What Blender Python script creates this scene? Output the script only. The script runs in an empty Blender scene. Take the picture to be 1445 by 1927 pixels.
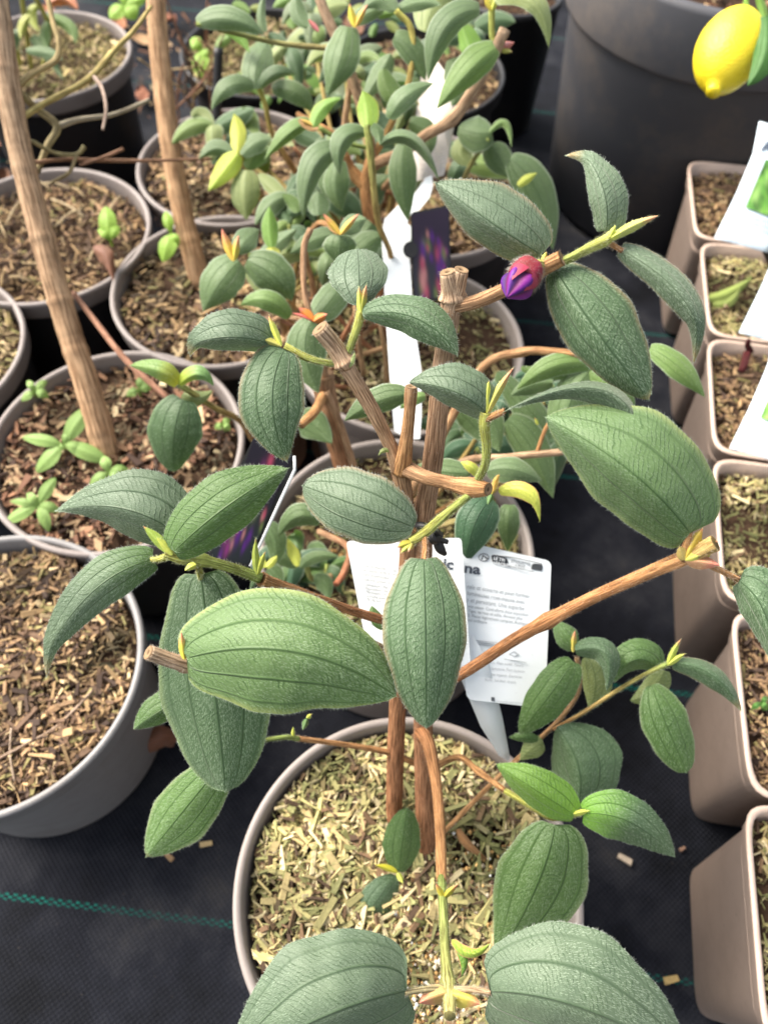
import bpy, math, random
import numpy as np
from mathutils import Vector, Matrix

random.seed(7)
RNG = np.random.default_rng(7)
scene = bpy.context.scene
COL = scene.collection

# ---------------------------------------------------------------- camera, sky, sun, exposure
FPX, CX, CY = 1456.0, 722.5, 963.5          # focal length and centre in photo pixels (1445 x 1927)
PITCH, ROLL = math.radians(58.0), math.radians(-1.78)
RIM = 0.17                                  # height of the nursery pots' rims
CAM = Vector((0, 0, RIM + 0.59))
_f = Vector((0, math.cos(PITCH), -math.sin(PITCH)))
_d = Vector((0, -math.sin(PITCH), -math.cos(PITCH)))
_r = Vector((1, 0, 0))
IR = _r * math.cos(ROLL) + _d * math.sin(ROLL)
ID = -_r * math.sin(ROLL) + _d * math.cos(ROLL)

cam = bpy.data.cameras.new('camera')
cam_o = bpy.data.objects.new('camera', cam); COL.objects.link(cam_o)
m = Matrix((IR, -ID, -_f)).transposed().to_4x4(); m.translation = CAM
cam_o.matrix_world = m
cam.sensor_fit = 'VERTICAL'; cam.sensor_height = 24.0
cam.lens = 24.0 * FPX / 1927.0
cam.clip_start = 0.01; cam.clip_end = 100
cam.dof.use_dof = True; cam.dof.focus_distance = 0.385
cam.dof.aperture_fstop = cam.lens / 3.5
scene.camera = cam_o

SUN_EL, SUN_AZ = math.radians(48), math.radians(-62)    # azimuth from +Y towards +X
world = bpy.data.worlds.new('World'); scene.world = world; world.use_nodes = True
wn = world.node_tree
sky = wn.nodes.new('ShaderNodeTexSky'); sky.sky_type = 'NISHITA'; sky.sun_disc = False
sky.sun_elevation = SUN_EL; sky.sun_rotation = SUN_AZ
sky.air_density = 1.0; sky.dust_density = 4.0; sky.ozone_density = 1.0
bw = wn.nodes.new('ShaderNodeRGBToBW'); wn.links.new(sky.outputs[0], bw.inputs[0])      # bright thin cloud: most of the blue is gone
mx = wn.nodes.new('ShaderNodeMix'); mx.data_type = 'RGBA'; mx.inputs[0].default_value = 0.75
wn.links.new(sky.outputs[0], mx.inputs[6]); wn.links.new(bw.outputs[0], mx.inputs[7])
wn.links.new(mx.outputs[2], wn.nodes['Background'].inputs[0])
wn.nodes['Background'].inputs[1].default_value = 0.15
sun = bpy.data.lights.new('sun', 'SUN'); sun.energy = 2.3; sun.angle = math.radians(32); sun.color = (1, 0.89, 0.75)
sun_o = bpy.data.objects.new('sun', sun); COL.objects.link(sun_o)
sd = Vector((math.sin(SUN_AZ) * math.cos(SUN_EL), math.cos(SUN_AZ) * math.cos(SUN_EL), math.sin(SUN_EL)))
sun_o.rotation_euler = (-sd).to_track_quat('-Z', 'Y').to_euler()
scene.view_settings.view_transform = 'Standard'; scene.view_settings.look = 'None'
scene.view_settings.exposure = 1.58; scene.view_settings.gamma = 1
scene.cycles.use_denoising = True
scene.cycles.max_bounces = 6; scene.cycles.transparent_max_bounces = 4

# ---------------------------------------------------------------- helpers
_axes = np.array([IR, ID, _f]); _cam = np.array(CAM)
def at_np(px, py, d):
    px, py, d = np.broadcast_arrays(np.asarray(px, float), np.asarray(py, float), np.asarray(d, float))
    x = (px - CX) / FPX; y = (py - CY) / FPX
    return _cam + (x * d)[..., None] * _axes[0] + (y * d)[..., None] * _axes[1] + d[..., None] * _axes[2]
def at(px, py, d): return Vector(at_np(px, py, d))
def on_z(px, py, z):
    v = (px - CX) / FPX * IR + (py - CY) / FPX * ID + _f
    return CAM + v * ((z - CAM.z) / v.z)

def tag(o, label=None, cat=None, group=None, kind=None):
    for k, v in (('label', label), ('category', cat), ('group', group), ('kind', kind)):
        if v: o[k] = v
    return o
def empty(name, loc, label, cat, group=None):
    o = bpy.data.objects.new(name, None); COL.objects.link(o); o.location = loc
    o.empty_display_size = 0.02
    return tag(o, label, cat, group)
def link(name, me, parent=None, loc=None):
    o = bpy.data.objects.new(name, me); COL.objects.link(o)
    if loc is not None: o.location = loc
    if parent is not None: o.parent = parent
    return o
def mesh(name, V, F, mats, tint=None, uvs=None, fm=None, smooth=True):
    """V (n,3); F list of index tuples; tint (n,3) vertex colours; uvs {name: (n,2)}; fm per-face material."""
    me = bpy.data.meshes.new(name)
    V = np.asarray(V, dtype=np.float32)
    lens = np.fromiter((len(f) for f in F), dtype=np.int32, count=len(F))
    idx = np.concatenate([np.asarray(f, dtype=np.int32) for f in F]) if not isinstance(F, np.ndarray) else F.astype(np.int32).ravel()
    me.vertices.add(len(V)); me.vertices.foreach_set('co', V.ravel())
    me.loops.add(len(idx)); me.loops.foreach_set('vertex_index', idx)
    me.polygons.add(len(lens))
    starts = np.zeros(len(lens), np.int32); starts[1:] = np.cumsum(lens)[:-1]
    me.polygons.foreach_set('loop_start', starts)
    if fm is not None: me.polygons.foreach_set('material_index', np.asarray(fm, np.int32))
    me.polygons.foreach_set('use_smooth', np.full(len(lens), smooth, bool))
    if tint is not None:
        c = np.ones((len(V), 4), np.float32); c[:, :3] = tint
        a = me.color_attributes.new('tint', 'FLOAT_COLOR', 'POINT'); a.data.foreach_set('color', c.ravel())
    for k, uv in (uvs or {}).items():
        l = me.uv_layers.new(name=k); l.data.foreach_set('uv', np.asarray(uv, np.float32)[idx].ravel())
    for mt in mats: me.materials.append(mt)
    me.update(calc_edges=True); me.validate()
    return me

class NT:
    def __init__(s, name):
        s.m = bpy.data.materials.new(name); s.m.use_nodes = True; s.t = s.m.node_tree
        s.t.nodes.clear(); s.out = s.t.nodes.new('ShaderNodeOutputMaterial')
    def n(s, typ, ins=None, **kw):
        nd = s.t.nodes.new(typ)
        for k, v in kw.items(): setattr(nd, k, v)
        for k, v in (ins or {}).items():
            if hasattr(v, 'is_linked') or isinstance(v, bpy.types.NodeSocket): s.t.links.new(v, nd.inputs[k])
            else: nd.inputs[k].default_value = v
        return nd
    def math(s, op, a, b=0.0, c=None, clamp=False):
        ins = {0: a, 1: b}
        if c is not None: ins[2] = c
        return s.n('ShaderNodeMath', ins, operation=op, use_clamp=clamp).outputs[0]
    def mix(s, f, a, b, mode='MIX'):
        nd = s.n('ShaderNodeMix', None, data_type='RGBA', blend_type=mode)
        for k, v in ((0, f), (6, a), (7, b)):
            if isinstance(v, bpy.types.NodeSocket): s.t.links.new(v, nd.inputs[k])
            else: nd.inputs[k].default_value = v if not isinstance(v, tuple) or len(v) == 4 else (*v, 1)
        return nd.outputs[2]
    def ramp(s, f, stops):
        nd = s.n('ShaderNodeValToRGB', {0: f}); e = nd.color_ramp.elements
        while len(e) < len(stops): e.new(0.5)
        for x, (p, c) in zip(e, stops): x.position = p; x.color = (*c, 1) if len(c) == 3 else c
        return nd.outputs[0]
    def noise(s, vec, scale, detail=3, rough=0.55):
        return s.n('ShaderNodeTexNoise', {'Vector': vec, 'Scale': scale, 'Detail': detail, 'Roughness': rough}).outputs[0]
    def scale(s, vec, sc):
        return s.n('ShaderNodeVectorMath', {0: vec, 1: sc}, operation='MULTIPLY').outputs[0]
    def bump(s, h, strength, dist, normal=None):
        ins = {'Height': h, 'Strength': strength, 'Distance': dist}
        if normal is not None: ins['Normal'] = normal
        return s.n('ShaderNodeBump', ins).outputs[0]
    def surf(s, sh): s.t.links.new(sh, s.out.inputs[0]); return s.m

def leaf_material(name, fuzz):
    k = NT(name)
    tint = k.n('ShaderNodeAttribute', attribute_name='tint').outputs[0]
    uv = k.n('ShaderNodeUVMap', uv_map='metric').outputs[0]
    st = k.n('ShaderNodeSeparateXYZ', {0: k.n('ShaderNodeUVMap', uv_map='st').outputs[0]})
    xy = k.n('ShaderNodeSeparateXYZ', {0: uv})
    sa = k.math('ABSOLUTE', st.outputs[0])
    # five parallel main veins
    vd = k.math('MINIMUM', k.math('ABSOLUTE', k.math('SUBTRACT', sa, 0.47)), k.math('MULTIPLY', sa, 0.8))
    vo = k.math('SUBTRACT', 0.5, k.math('MULTIPLY', k.math('ABSOLUTE', k.math('SUBTRACT', sa, 0.83)), 16.0), clamp=True)
    vein = k.math('MAXIMUM', k.math('SUBTRACT', 1.0, k.math('MULTIPLY', vd, 32.0), clamp=True), vo)
    vein = k.math('MULTIPLY', vein, k.math('SUBTRACT', 1.15, k.math('MULTIPLY', st.outputs[1], 0.55)))
    # ladder veins between them
    big = k.noise(uv, 110, 2)
    zig = k.math('PINGPONG', xy.outputs[0], 0.0045)
    yy = k.math('ADD', xy.outputs[1], k.math('MULTIPLY', k.math('ABSOLUTE', xy.outputs[0]), -0.62))
    yy = k.math('ADD', yy, k.math('MULTIPLY', k.math('SUBTRACT', big, 0.5), 0.007))
    lad = k.math('SINE', k.math('MULTIPLY', yy, 2 * math.pi / 0.0025))
    ladder = k.math('POWER', k.math('MULTIPLY_ADD', lad, 0.5, 0.5), 8.0)
    brk = k.math('MULTIPLY', k.math('SUBTRACT', k.noise(uv, 120, 1), 0.28), 3.0, clamp=True)
    ladder = k.math('MULTIPLY', ladder, brk)
    streak = k.noise(k.scale(uv, (2300, 420, 1)), 1.0, 2)
    streak2 = k.math('MULTIPLY', k.math('SUBTRACT', streak, 0.5, clamp=True), 3.4, clamp=True)
    mott = k.noise(uv, 42, 3)
    c = k.mix(k.math('MULTIPLY', k.math('SUBTRACT', mott, 0.3), 0.6, clamp=True), tint, k.mix(1.0, tint, (1.25, 1.18, 0.98), 'MULTIPLY'))
    c = k.mix(k.math('MULTIPLY', streak2, 0.30 * fuzz), c, k.mix(0.4, tint, (0.50, 0.58, 0.46)))
    dk = k.math('MAXIMUM', k.math('MULTIPLY', vein, 0.72), k.math('MULTIPLY', ladder, 0.66 * max(fuzz, .4)))
    c = k.mix(dk, c, k.mix(1.0, tint, (0.26, 0.42, 0.22), 'MULTIPLY'))
    h = k.math('ADD', k.math('MULTIPLY', vein, -1.6), k.math('MULTIPLY', ladder, -0.45))
    h = k.math('ADD', h, k.math('MULTIPLY', streak, 0.35 * fuzz))
    nrm = k.bump(h, 0.6, 0.0006)
    p = k.n('ShaderNodeBsdfPrincipled', {'Base Color': c, 'Roughness': 0.55, 'Normal': nrm, 'Specular IOR Level': 0.4,
            'Sheen Weight': 0.12 + 0.14 * fuzz, 'Sheen Roughness': 0.35, 'Sheen Tint': (0.95, 0.96, 0.84, 1)})
    tr = k.n('ShaderNodeBsdfTranslucent', {'Color': k.mix(1.0, c, (1.1, 1.3, 0.55), 'MULTIPLY')})
    return k.surf(k.n('ShaderNodeMixShader', {0: 0.22, 1: p.outputs[0], 2: tr.outputs[0]}).outputs[0])

def hair_material():
    k = NT('leaf_hair')
    p = k.n('ShaderNodeBsdfPrincipled', {'Base Color': k.n('ShaderNodeAttribute', attribute_name='tint').outputs[0], 'Roughness': 0.5})
    tr = k.n('ShaderNodeBsdfTranslucent', {'Color': (0.7, 0.75, 0.66, 1)})
    return k.surf(k.n('ShaderNodeMixShader', {0: 0.4, 1: p.outputs[0], 2: tr.outputs[0]}).outputs[0])

def stem_material(name='stem_bark', q=1.0):
    k = NT(name)
    tint = k.n('ShaderNodeAttribute', attribute_name='tint').outputs[0]
    uv = k.n('ShaderNodeUVMap', uv_map='metric').outputs[0]
    s1 = k.noise(k.scale(uv, (1150 * q, 60 * q, 1)), 1.0, 4, 0.65)
    s2 = k.noise(k.scale(uv, (350 * q, 120 * q, 1)), 1.0, 3)
    f = k.math('MULTIPLY', k.math('SUBTRACT', s1, 0.40), 5.5, clamp=True)
    c = k.mix(f, k.mix(1.0, tint, (0.42, 0.36, 0.30), 'MULTIPLY'), k.mix(1.0, tint, (1.28, 1.24, 1.18), 'MULTIPLY'))
    c = k.mix(k.math('MULTIPLY', k.math('SUBTRACT', s2, 0.5), 2.0, clamp=True), c, k.mix(1.0, tint, (0.8, 0.66, 0.55), 'MULTIPLY'))
    p = k.n('ShaderNodeBsdfPrincipled', {'Base Color': c, 'Roughness': 0.75, 'Specular IOR Level': 0.25,
            'Normal': k.bump(k.math('ADD', s1, k.math('MULTIPLY', s2, 0.5)), 0.9, 0.0012)})
    return k.surf(p.outputs[0])

def tinted(name, rough=0.8, noise_sc=300, amt=0.35, bump=0.0004, spec=0.3, trans=0.0):
    k = NT(name)
    tint = k.n('ShaderNodeAttribute', attribute_name='tint').outputs[0]
    co = k.n('ShaderNodeTexCoord').outputs['Object']
    ns = k.noise(co, noise_sc, 4)
    c = k.mix(ns, k.mix(1.0, tint, (1 - amt,) * 3, 'MULTIPLY'), k.mix(1.0, tint, (1 + amt,) * 3, 'MULTIPLY'))
    p = k.n('ShaderNodeBsdfPrincipled', {'Base Color': c, 'Roughness': rough, 'Specular IOR Level': spec, 'Normal': k.bump(ns, 0.6, bump)})
    return k.surf(p.outputs[0])

def plastic(name, col, dirt=(0.16, 0.12, 0.08), dirt_amt=0.5, rough=0.5, sc=28):
    k = NT(name)
    co = k.n('ShaderNodeTexCoord').outputs['Object']
    n1 = k.noise(co, sc, 5, 0.65); n2 = k.noise(co, 420, 3)
    f = k.math('MULTIPLY', k.math('SUBTRACT', n1, 0.48), 3.0 * dirt_amt, clamp=True)
    spk = k.math('MULTIPLY', k.math('SUBTRACT', k.noise(co, 260, 2), 0.66), 7.0, clamp=True)
    c = k.mix(f, col, dirt)
    c = k.mix(k.math('MULTIPLY', spk, 0.7 * dirt_amt), c, (0.07, 0.045, 0.03))
    r = k.math('MULTIPLY_ADD', n1, 0.25, rough - 0.1)
    p = k.n('ShaderNodeBsdfPrincipled', {'Base Color': c, 'Roughness': r, 'Specular IOR Level': 0.4, 'Normal': k.bump(n2, 0.25, 0.0003)})
    return k.surf(p.outputs[0])

M_LEAF = leaf_material('felted_leaf', 1.0)
M_SMOOTH = leaf_material('smooth_leaf', 0.35)
M_HAIR = hair_material()
M_STEM = stem_material()
M_TRUNK = stem_material('trunk_bark', 0.42)
M_CHIP = tinted('bark_chips', 0.85, 500, 0.4)
M_SOIL = tinted('potting_soil', 0.95, 260, 0.6, 0.003, 0.1)
M_SHOOT = tinted('young_shoot', 0.5, 300, 0.12)
M_PRINT = tinted('print_ink', 0.45, 900, 0.04, 0.00002)
M_TAG = plastic('white_label', (0.72, 0.76, 0.78), (0.6, 0.62, 0.6), 0.25, 0.42)
M_BLACK = plastic('black_plastic', (0.012, 0.012, 0.013), (0.03, 0.028, 0.025), 0.6, 0.45)

# ---------------------------------------------------------------- ground: woven black weed fabric
GRID = math.radians(-7.6)                   # the nursery's rows against the camera
GX = Vector((math.cos(GRID), math.sin(GRID), 0)); GY = Vector((-math.sin(GRID), math.cos(GRID), 0))
def ground_material():
    k = NT('woven_ground_fabric')
    co = k.n('ShaderNodeTexCoord').outputs['Object']
    x = k.n('ShaderNodeSeparateXYZ', {0: co})
    X, Y = x.outputs[0], x.outputs[1]
    W = 0.0026
    sx = k.math('SINE', k.math('MULTIPLY', X, math.pi / W)); sy = k.math('SINE', k.math('MULTIPLY', Y, math.pi / W))
    weave = k.math('MULTIPLY', sx, sy)
    wob = k.noise(co, 14, 4, 0.6); dust = k.noise(co, 5.5, 6, 0.68); grit = k.noise(co, 340, 2)
    yy = k.math('ADD', Y, k.math('MULTIPLY', k.math('SUBTRACT', k.noise(co, 3, 1), 0.5), 0.006))
    ph = k.math('FRACT', k.math('ADD', k.math('DIVIDE', k.math('SUBTRACT', yy, 0.039), 0.2555), 100.5))
    band = k.math('LESS_THAN', k.math('ABSOLUTE', k.math('SUBTRACT', ph, 0.5)), 0.0115)
    chk = k.math('GREATER_THAN', k.math('MULTIPLY', k.math('SINE', k.math('MULTIPLY', X, math.pi / 0.0040)),
                 k.math('SINE', k.math('MULTIPLY', yy, math.pi / 0.0022))), 0.10)
    teal = k.math('MULTIPLY', k.math('MULTIPLY', band, chk), k.math('MULTIPLY', k.math('SUBTRACT', 0.72, dust), 3.2, clamp=True))
    base = k.ramp(dust, [(0.38, (0.0024, 0.0028, 0.0040)), (0.50, (0.0066, 0.0074, 0.0104)), (0.60, (0.0150, 0.0158, 0.0188)), (0.74, (0.034, 0.032, 0.029))])
    base = k.mix(k.math('MULTIPLY_ADD', weave, 0.3, 0.35), base, k.mix(1.0, base, (1.9, 1.9, 2.0), 'MULTIPLY'))
    spk = k.math('MULTIPLY', k.math('SUBTRACT', grit, 0.73), 9.0, clamp=True)
    base = k.mix(k.math('MULTIPLY', spk, 0.5), base, (0.20, 0.17, 0.13))
    base = k.mix(teal, base, (0.004, 0.105, 0.082))
    h = k.math('ADD', k.math('MULTIPLY', weave, 0.5), k.math('MULTIPLY', wob, 3.0))
    p = k.n('ShaderNodeBsdfPrincipled', {'Base Color': base, 'Roughness': k.math('MULTIPLY_ADD', dust, 0.4, 0.6),
            'Specular IOR Level': 0.10, 'Normal': k.bump(h, 0.6, 0.0010)})
    return k.surf(p.outputs[0])
def build_ground():
    n = 80; xs = np.linspace(-1, 1, n); xs = np.sign(xs) * np.abs(xs) ** 3 * 30
    Xg, Yg = np.meshgrid(xs, xs)
    Z = 0.0025 * (np.sin(Xg * 9 + 1.3 * Yg) + np.sin(Yg * 13 - 4 * Xg)) - 0.004
    Z = np.where(np.hypot(Xg, Yg) > 3, -0.004, Z)
    V = np.stack([Xg, Yg, Z], -1).reshape(-1, 3)
    i = np.arange(n * n).reshape(n, n)
    F = np.stack([i[:-1, :-1], i[:-1, 1:], i[1:, 1:], i[1:, :-1]], -1).reshape(-1, 4)
    o = link('ground', mesh('ground', V, F, [ground_material()]))
    o.rotation_euler.z = math.radians(-4.8)
    tag(o, 'black woven weed fabric with teal marker threads under the pots', 'ground', kind='structure')
build_ground()

# ---------------------------------------------------------------- pots
def lathe(prof, seg=72, sq=None):
    """prof [(r, z)]; sq = corner radius of a rounded square section instead of a circle."""
    a = np.linspace(0, 2 * math.pi, seg, endpoint=False)
    rings = []
    for r, z in prof:
        if sq is None: x, y = r * np.cos(a), r * np.sin(a)
        else:
            c = r * sq
            x0, y0 = np.cos(a), np.sin(a)
            q = (np.abs(x0) ** 9 + np.abs(y0) ** 9) ** (-1 / 9) if sq is not None else 1
            x, y = r * x0 * q, r * y0 * q
        rings.append(np.stack([x, y, np.full(seg, z)], -1))
    V = np.concatenate(rings); F = []
    for k in range(len(prof) - 1):
        b = k * seg; j = np.arange(seg); j2 = (j + 1) % seg
        F.append(np.stack([b + j, b + j2, b + seg + j2, b + seg + j], -1))
    return V, np.concatenate(F)

CHIP_SETS = {
 'straw': [((0.43, 0.34, 0.16), 4), ((0.37, 0.33, 0.14), 4), ((0.25, 0.245, 0.10), 3.5), ((0.55, 0.46, 0.27), 3), ((0.18, 0.11, 0.06), 2), ((0.08, 0.05, 0.03), 2)],
 'brown': [((0.36, 0.24, 0.12), 4), ((0.24, 0.15, 0.08), 4), ((0.13, 0.08, 0.05), 5), ((0.48, 0.36, 0.20), 2), ((0.055, 0.035, 0.025), 4), ((0.26, 0.22, 0.09), 1.5)],
 'bark': [((0.27, 0.14, 0.08), 4), ((0.15, 0.075, 0.045), 5), ((0.44, 0.30, 0.17), 2.5), ((0.06, 0.035, 0.025), 4), ((0.50, 0.40, 0.24), 1.5)],
 'moss': [((0.34, 0.27, 0.12), 4), ((0.22, 0.21, 0.075), 4), ((0.40, 0.30, 0.17), 3), ((0.10, 0.075, 0.035), 3), ((0.45, 0.36, 0.2), 1.5)],
}
_box = np.array([[-1,-1,-1],[1,-.8,-1],[1,.8,-1],[-1,1,-1],[-.9,-1,1],[1,-.7,1],[.92,.8,1],[-1,.85,1]], float) * 0.5
_boxF = np.array([[0,3,2,1],[4,5,6,7],[0,1,5,4],[1,2,6,5],[2,3,7,6],[3,0,4,7]])
def chip_field(n, R, kind, L=(0.005, 0.015), square=False, seed=0, dome=0.004, wfac=(0.16, 0.42), zspread=0.006):
    g = np.random.default_rng(seed)
    if square: P = g.uniform(-1, 1, (n, 2)) * R
    else:
        r = R * np.sqrt(g.uniform(0, 1, n)); a = g.uniform(0, 6.283, n); P = np.stack([r * np.cos(a), r * np.sin(a)], -1)
    ln = g.uniform(*L, n) * g.choice([0.3, 0.5, 0.75, 1.0, 1.4], n, p=[.34, .26, .2, .14, .06]); w = ln * g.uniform(*wfac, n); th = np.minimum(w, 0.003) * g.uniform(0.3, 0.7, n)
    S = np.stack([ln, w, th], -1)
    V = _box[None] * S[:, None]
    xs_ = np.sign(_box[:, 0])[None]; tap = np.where(xs_ > 0, g.uniform(.15, 1, (n, 1)), g.uniform(.4, 1, (n, 1))); V[:, :, 1] *= tap; V[:, :, 1] += V[:, :, 0] * g.normal(0, .12, (n, 1))
    # curl a little, then orient
    V[:, :, 2] += (V[:, :, 0] ** 2 / np.maximum(ln, 1e-4)[:, None]) * g.uniform(-0.5, 0.5, n)[:, None]
    ty = g.normal(0, 0.28, n); tx = g.normal(0, 0.35, n); tz = g.uniform(0, 6.283, n)
    def rot(V, ang, i, j):
        c, s = np.cos(ang)[:, None], np.sin(ang)[:, None]; V = V.copy()
        a, b = V[:, :, i].copy(), V[:, :, j].copy(); V[:, :, i] = c * a - s * b; V[:, :, j] = s * a + c * b; return V
    V = rot(rot(rot(V, tx, 1, 2), ty, 0, 2), tz, 0, 1)
    rr = np.hypot(P[:, 0], P[:, 1]) / R
    z = dome * (1 - rr ** 2) + 0.003 * np.sin(P[:, 0] * 70) * np.cos(P[:, 1] * 60) + g.uniform(0, zspread, n)
    V[:, :, 0] += P[:, :1]; V[:, :, 1] += P[:, 1:]; V[:, :, 2] += z[:, None]
    if not square:
        q = np.hypot(V[..., 0], V[..., 1]); s = np.minimum(1, R * 1.02 / np.maximum(q, 1e-6)); V[..., 0] *= s; V[..., 1] *= s
    else: V[..., :2] = np.clip(V[..., :2], -R, R)
    cs = CHIP_SETS[kind]; pr = np.array([x[1] for x in cs]); pr = pr / pr.sum()
    c = np.array([x[0] for x in cs])[g.choice(len(cs), n, p=pr)] * g.uniform(0.7, 1.25, (n, 1))
    q = np.zeros(n)
    for _ in range(7):
        kx, ky = g.normal(0, 38, 2); q += np.sin(P[:, 0] * kx + P[:, 1] * ky + g.uniform(0, 6.28))
    q = np.clip(q / 3.2 * .5 + .5, 0, 1)
    c = c * (0.55 + 0.62 * q)[:, None]; mo = np.clip((.38 - q) * 2.2, 0, .55)[:, None] * (1.0 if kind in ('moss', 'straw') else .35); c = c * (1 - mo) + np.array((.085, .095, .03)) * mo
    keep = g.uniform(0, 1, n) < np.clip(.35 + 1.3 * q, 0, 1); V = V[keep]; c = c[keep]; n = len(V)
    F = (_boxF[None] + (np.arange(n) * 8)[:, None, None]).reshape(-1, 4)
    return V.reshape(-1, 3), F, np.repeat(c, 8, 0)
_oct = np.array([[1,0,0],[-1,0,0],[0,1,0],[0,-1,0],[0,0,1],[0,0,-1]], float)
_octF = [(0,2,4),(2,1,4),(1,3,4),(3,0,4),(2,0,5),(1,2,5),(3,1,5),(0,3,5)]
def grains(n, cx, cy, R, seed):
    g = np.random.default_rng(seed)
    P = g.normal(0, R * 0.5, (n, 2)) + (cx, cy); q = np.hypot(P[:, 0], P[:, 1]); P *= np.where(q > .106, .106 * g.uniform(.7, 1, n) / np.maximum(q, 1e-6), 1)[:, None]
    s = g.uniform(0.0007, 0.0021, n)
    V = _oct[None] * s[:, None, None] * g.uniform(0.7, 1.2, (n, 6, 1))
    V[..., 0] += P[:, :1]; V[..., 1] += P[:, 1:]; V[..., 2] += g.uniform(0.003, 0.0085, n)[:, None]
    cs = np.array([(0.62, 0.38, 0.15), (0.7, 0.6, 0.45), (0.35, 0.2, 0.09), (0.72, 0.72, 0.7), (0.1, 0.06, 0.04)])
    c = cs[g.choice(5, n, p=[.35, .25, .2, .08, .12])] * g.uniform(0.8, 1.2, (n, 1))
    F = (np.array(_octF)[None] + (np.arange(n) * 6)[:, None, None]).reshape(-1, 3)
    return V.reshape(-1, 3), F, np.repeat(c, 6, 0)

_mulch_cache = {}
def mulch_mesh(key, R, n, kind, square=False, **kw):
    if key in _mulch_cache: return _mulch_cache[key]
    V, F, c = chip_field(n, R, kind, square=square, seed=len(_mulch_cache) + 3, **kw)
    me = mesh('mulch_' + key, V, F, [M_CHIP], c, smooth=False)
    _mulch_cache[key] = me
    return me
_soil = {}
def soil_mesh(R, square):
    k = (R, square)
    if k in _soil: return _soil[k]
    V, F = lathe([(R, -0.002), (R * .75, 0.001), (R * .45, 0.002), (R * .01, 0.003)], 48, 0.2 if square else None)
    me = mesh('soil', V, F, [M_SOIL], np.tile((0.045, 0.027, 0.017), (len(V), 1)))
    _soil[k] = me
    return me

POT_R = 0.12
def round_profile(R, H, rb):
    return [(rb - .006, 0.0), (rb, 0.003), (rb + .001, 0.01), (R - .0115, H - .030), (R - .0105, H - .024), (R - .003, H - .0235), (R - .0015, H - .021),
            (R - .0008, H - .006), (R + .0008, H - .003), (R, H - .0006), (R - .002, H), (R - .0045, H - .0006), (R - .0055, H - .003), (R - .0075, H - .02), (R - .016, H - .06)]
_potme = {}
def round_pot(cx, cy, label, mat, mulch='brown', n=1500, R=POT_R, H=RIM, group='round nursery pots', drop=0.016, key=None, rot=0.0, rimmat=None, **kw):
    if mat is SHADEP: rimmat = rimmat or TAUPE2
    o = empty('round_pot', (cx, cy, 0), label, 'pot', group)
    mk = (mat.name, R, H, rimmat.name if rimmat else '')
    if mk not in _potme:
        V, F = lathe(round_profile(R, H, R * 0.84), 96); fm = (V[F].mean(1)[:, 2] > H - .0245).astype(int); _potme[mk] = mesh('pot_body', V, F, [mat, rimmat or mat], fm=fm)
    link('pot_body', _potme[mk], o)
    s = link('soil', soil_mesh(R - .0085, False), o, (0, 0, H - drop - 0.003))
    c = link('bark_mulch', mulch_mesh(key or f'{mulch}{n}', R - .0105, n, mulch, **kw), o, (0, 0, H - drop)); c.rotation_euler.z = rot
    tag(c, kind='stuff')
    return o
TAUPE2 = plastic('dusty_taupe_plastic', (0.215, 0.185, 0.17), (0.12, 0.09, 0.075), 0.5, 0.5)
TAUPE = plastic('taupe_plastic', (0.24, 0.208, 0.19), (0.20, 0.16, 0.13), 0.35, 0.45)
GREYP = plastic('grey_plastic', (0.19, 0.183, 0.18), (0.125, 0.105, 0.09), 0.55, 0.42)
SHADEP = plastic('shade_toned_plastic', (0.016, 0.015, 0.016), (0.035, 0.028, 0.025), 0.5, 0.5)  # near-black pot walls: shade between the crowded pots put into the plastic colour
TANP = plastic('tan_plastic', (0.53, 0.405, 0.33), (0.36, 0.265, 0.205), 0.5, 0.45)

main_pot = round_pot(.025, .063, 'grey-taupe round pot of straw-coloured chips holding the large felted shrub in front', TAUPE, 'straw', 10000, key='main', L=(0.007, 0.018), wfac=(0.14, 0.42), zspread=.008)
gV, gF, gc = grains(1500, .005, -.062, .055, 5)
g2 = grains(500, .05, .0, .06, 6)
gr = link('perlite_grains', mesh('grains', np.concatenate([gV, g2[0]]), np.concatenate([gF, g2[1] + len(gV)]), [M_CHIP], np.concatenate([gc, g2[2]]), smooth=False), main_pot, (0, 0, RIM - .016))
tag(gr, kind='stuff')
round_pot(-.309, .214, 'grey round pot of brown bark chips cut by the left edge, lower left', GREYP, 'brown', 9000, key='left', L=(0.006, 0.016), zspread=.008)
round_pot(-.255, .435, 'taupe round pot with the thick trunk and pale green seedlings', SHADEP, 'bark', 3200, key='trunk', L=(0.006, 0.017), wfac=(0.25, 0.6))
round_pot(-.185, .655, 'round pot of dark bark chips holding the right-hand bare trunk', SHADEP, 'brown', 2600, key='b', L=(0.007, 0.018), wfac=(0.25, 0.6))
round_pot(-.40, .735, 'dark round pot of pale litter at left behind the thick trunk', SHADEP, 'brown', 2600, key='c')
round_pot(-.495, .545, 'mossy round pot showing only its rim at the left edge', SHADEP, 'moss', 2600, key='moss')
round_pot(-.498, 1.114, 'dark round pot at top left with bare twigs crossing in front', SHADEP, 'moss', 2600, key='moss', rot=1.0)
round_pot(-.20, .875, 'dark-rimmed round pot under the yellow-leaved shoot, behind the right-hand trunk', SHADEP, 'brown', 2600, key='b', rot=2.0, L=(0.007, 0.018))
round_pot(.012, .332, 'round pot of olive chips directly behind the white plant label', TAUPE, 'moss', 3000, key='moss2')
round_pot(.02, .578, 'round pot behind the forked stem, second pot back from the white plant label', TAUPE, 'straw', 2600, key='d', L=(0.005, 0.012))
round_pot(.045, .83, 'taupe round pot behind the picture tag with purple flowers', SHADEP, 'brown', 2600, key='b', rot=4.0)
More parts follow.
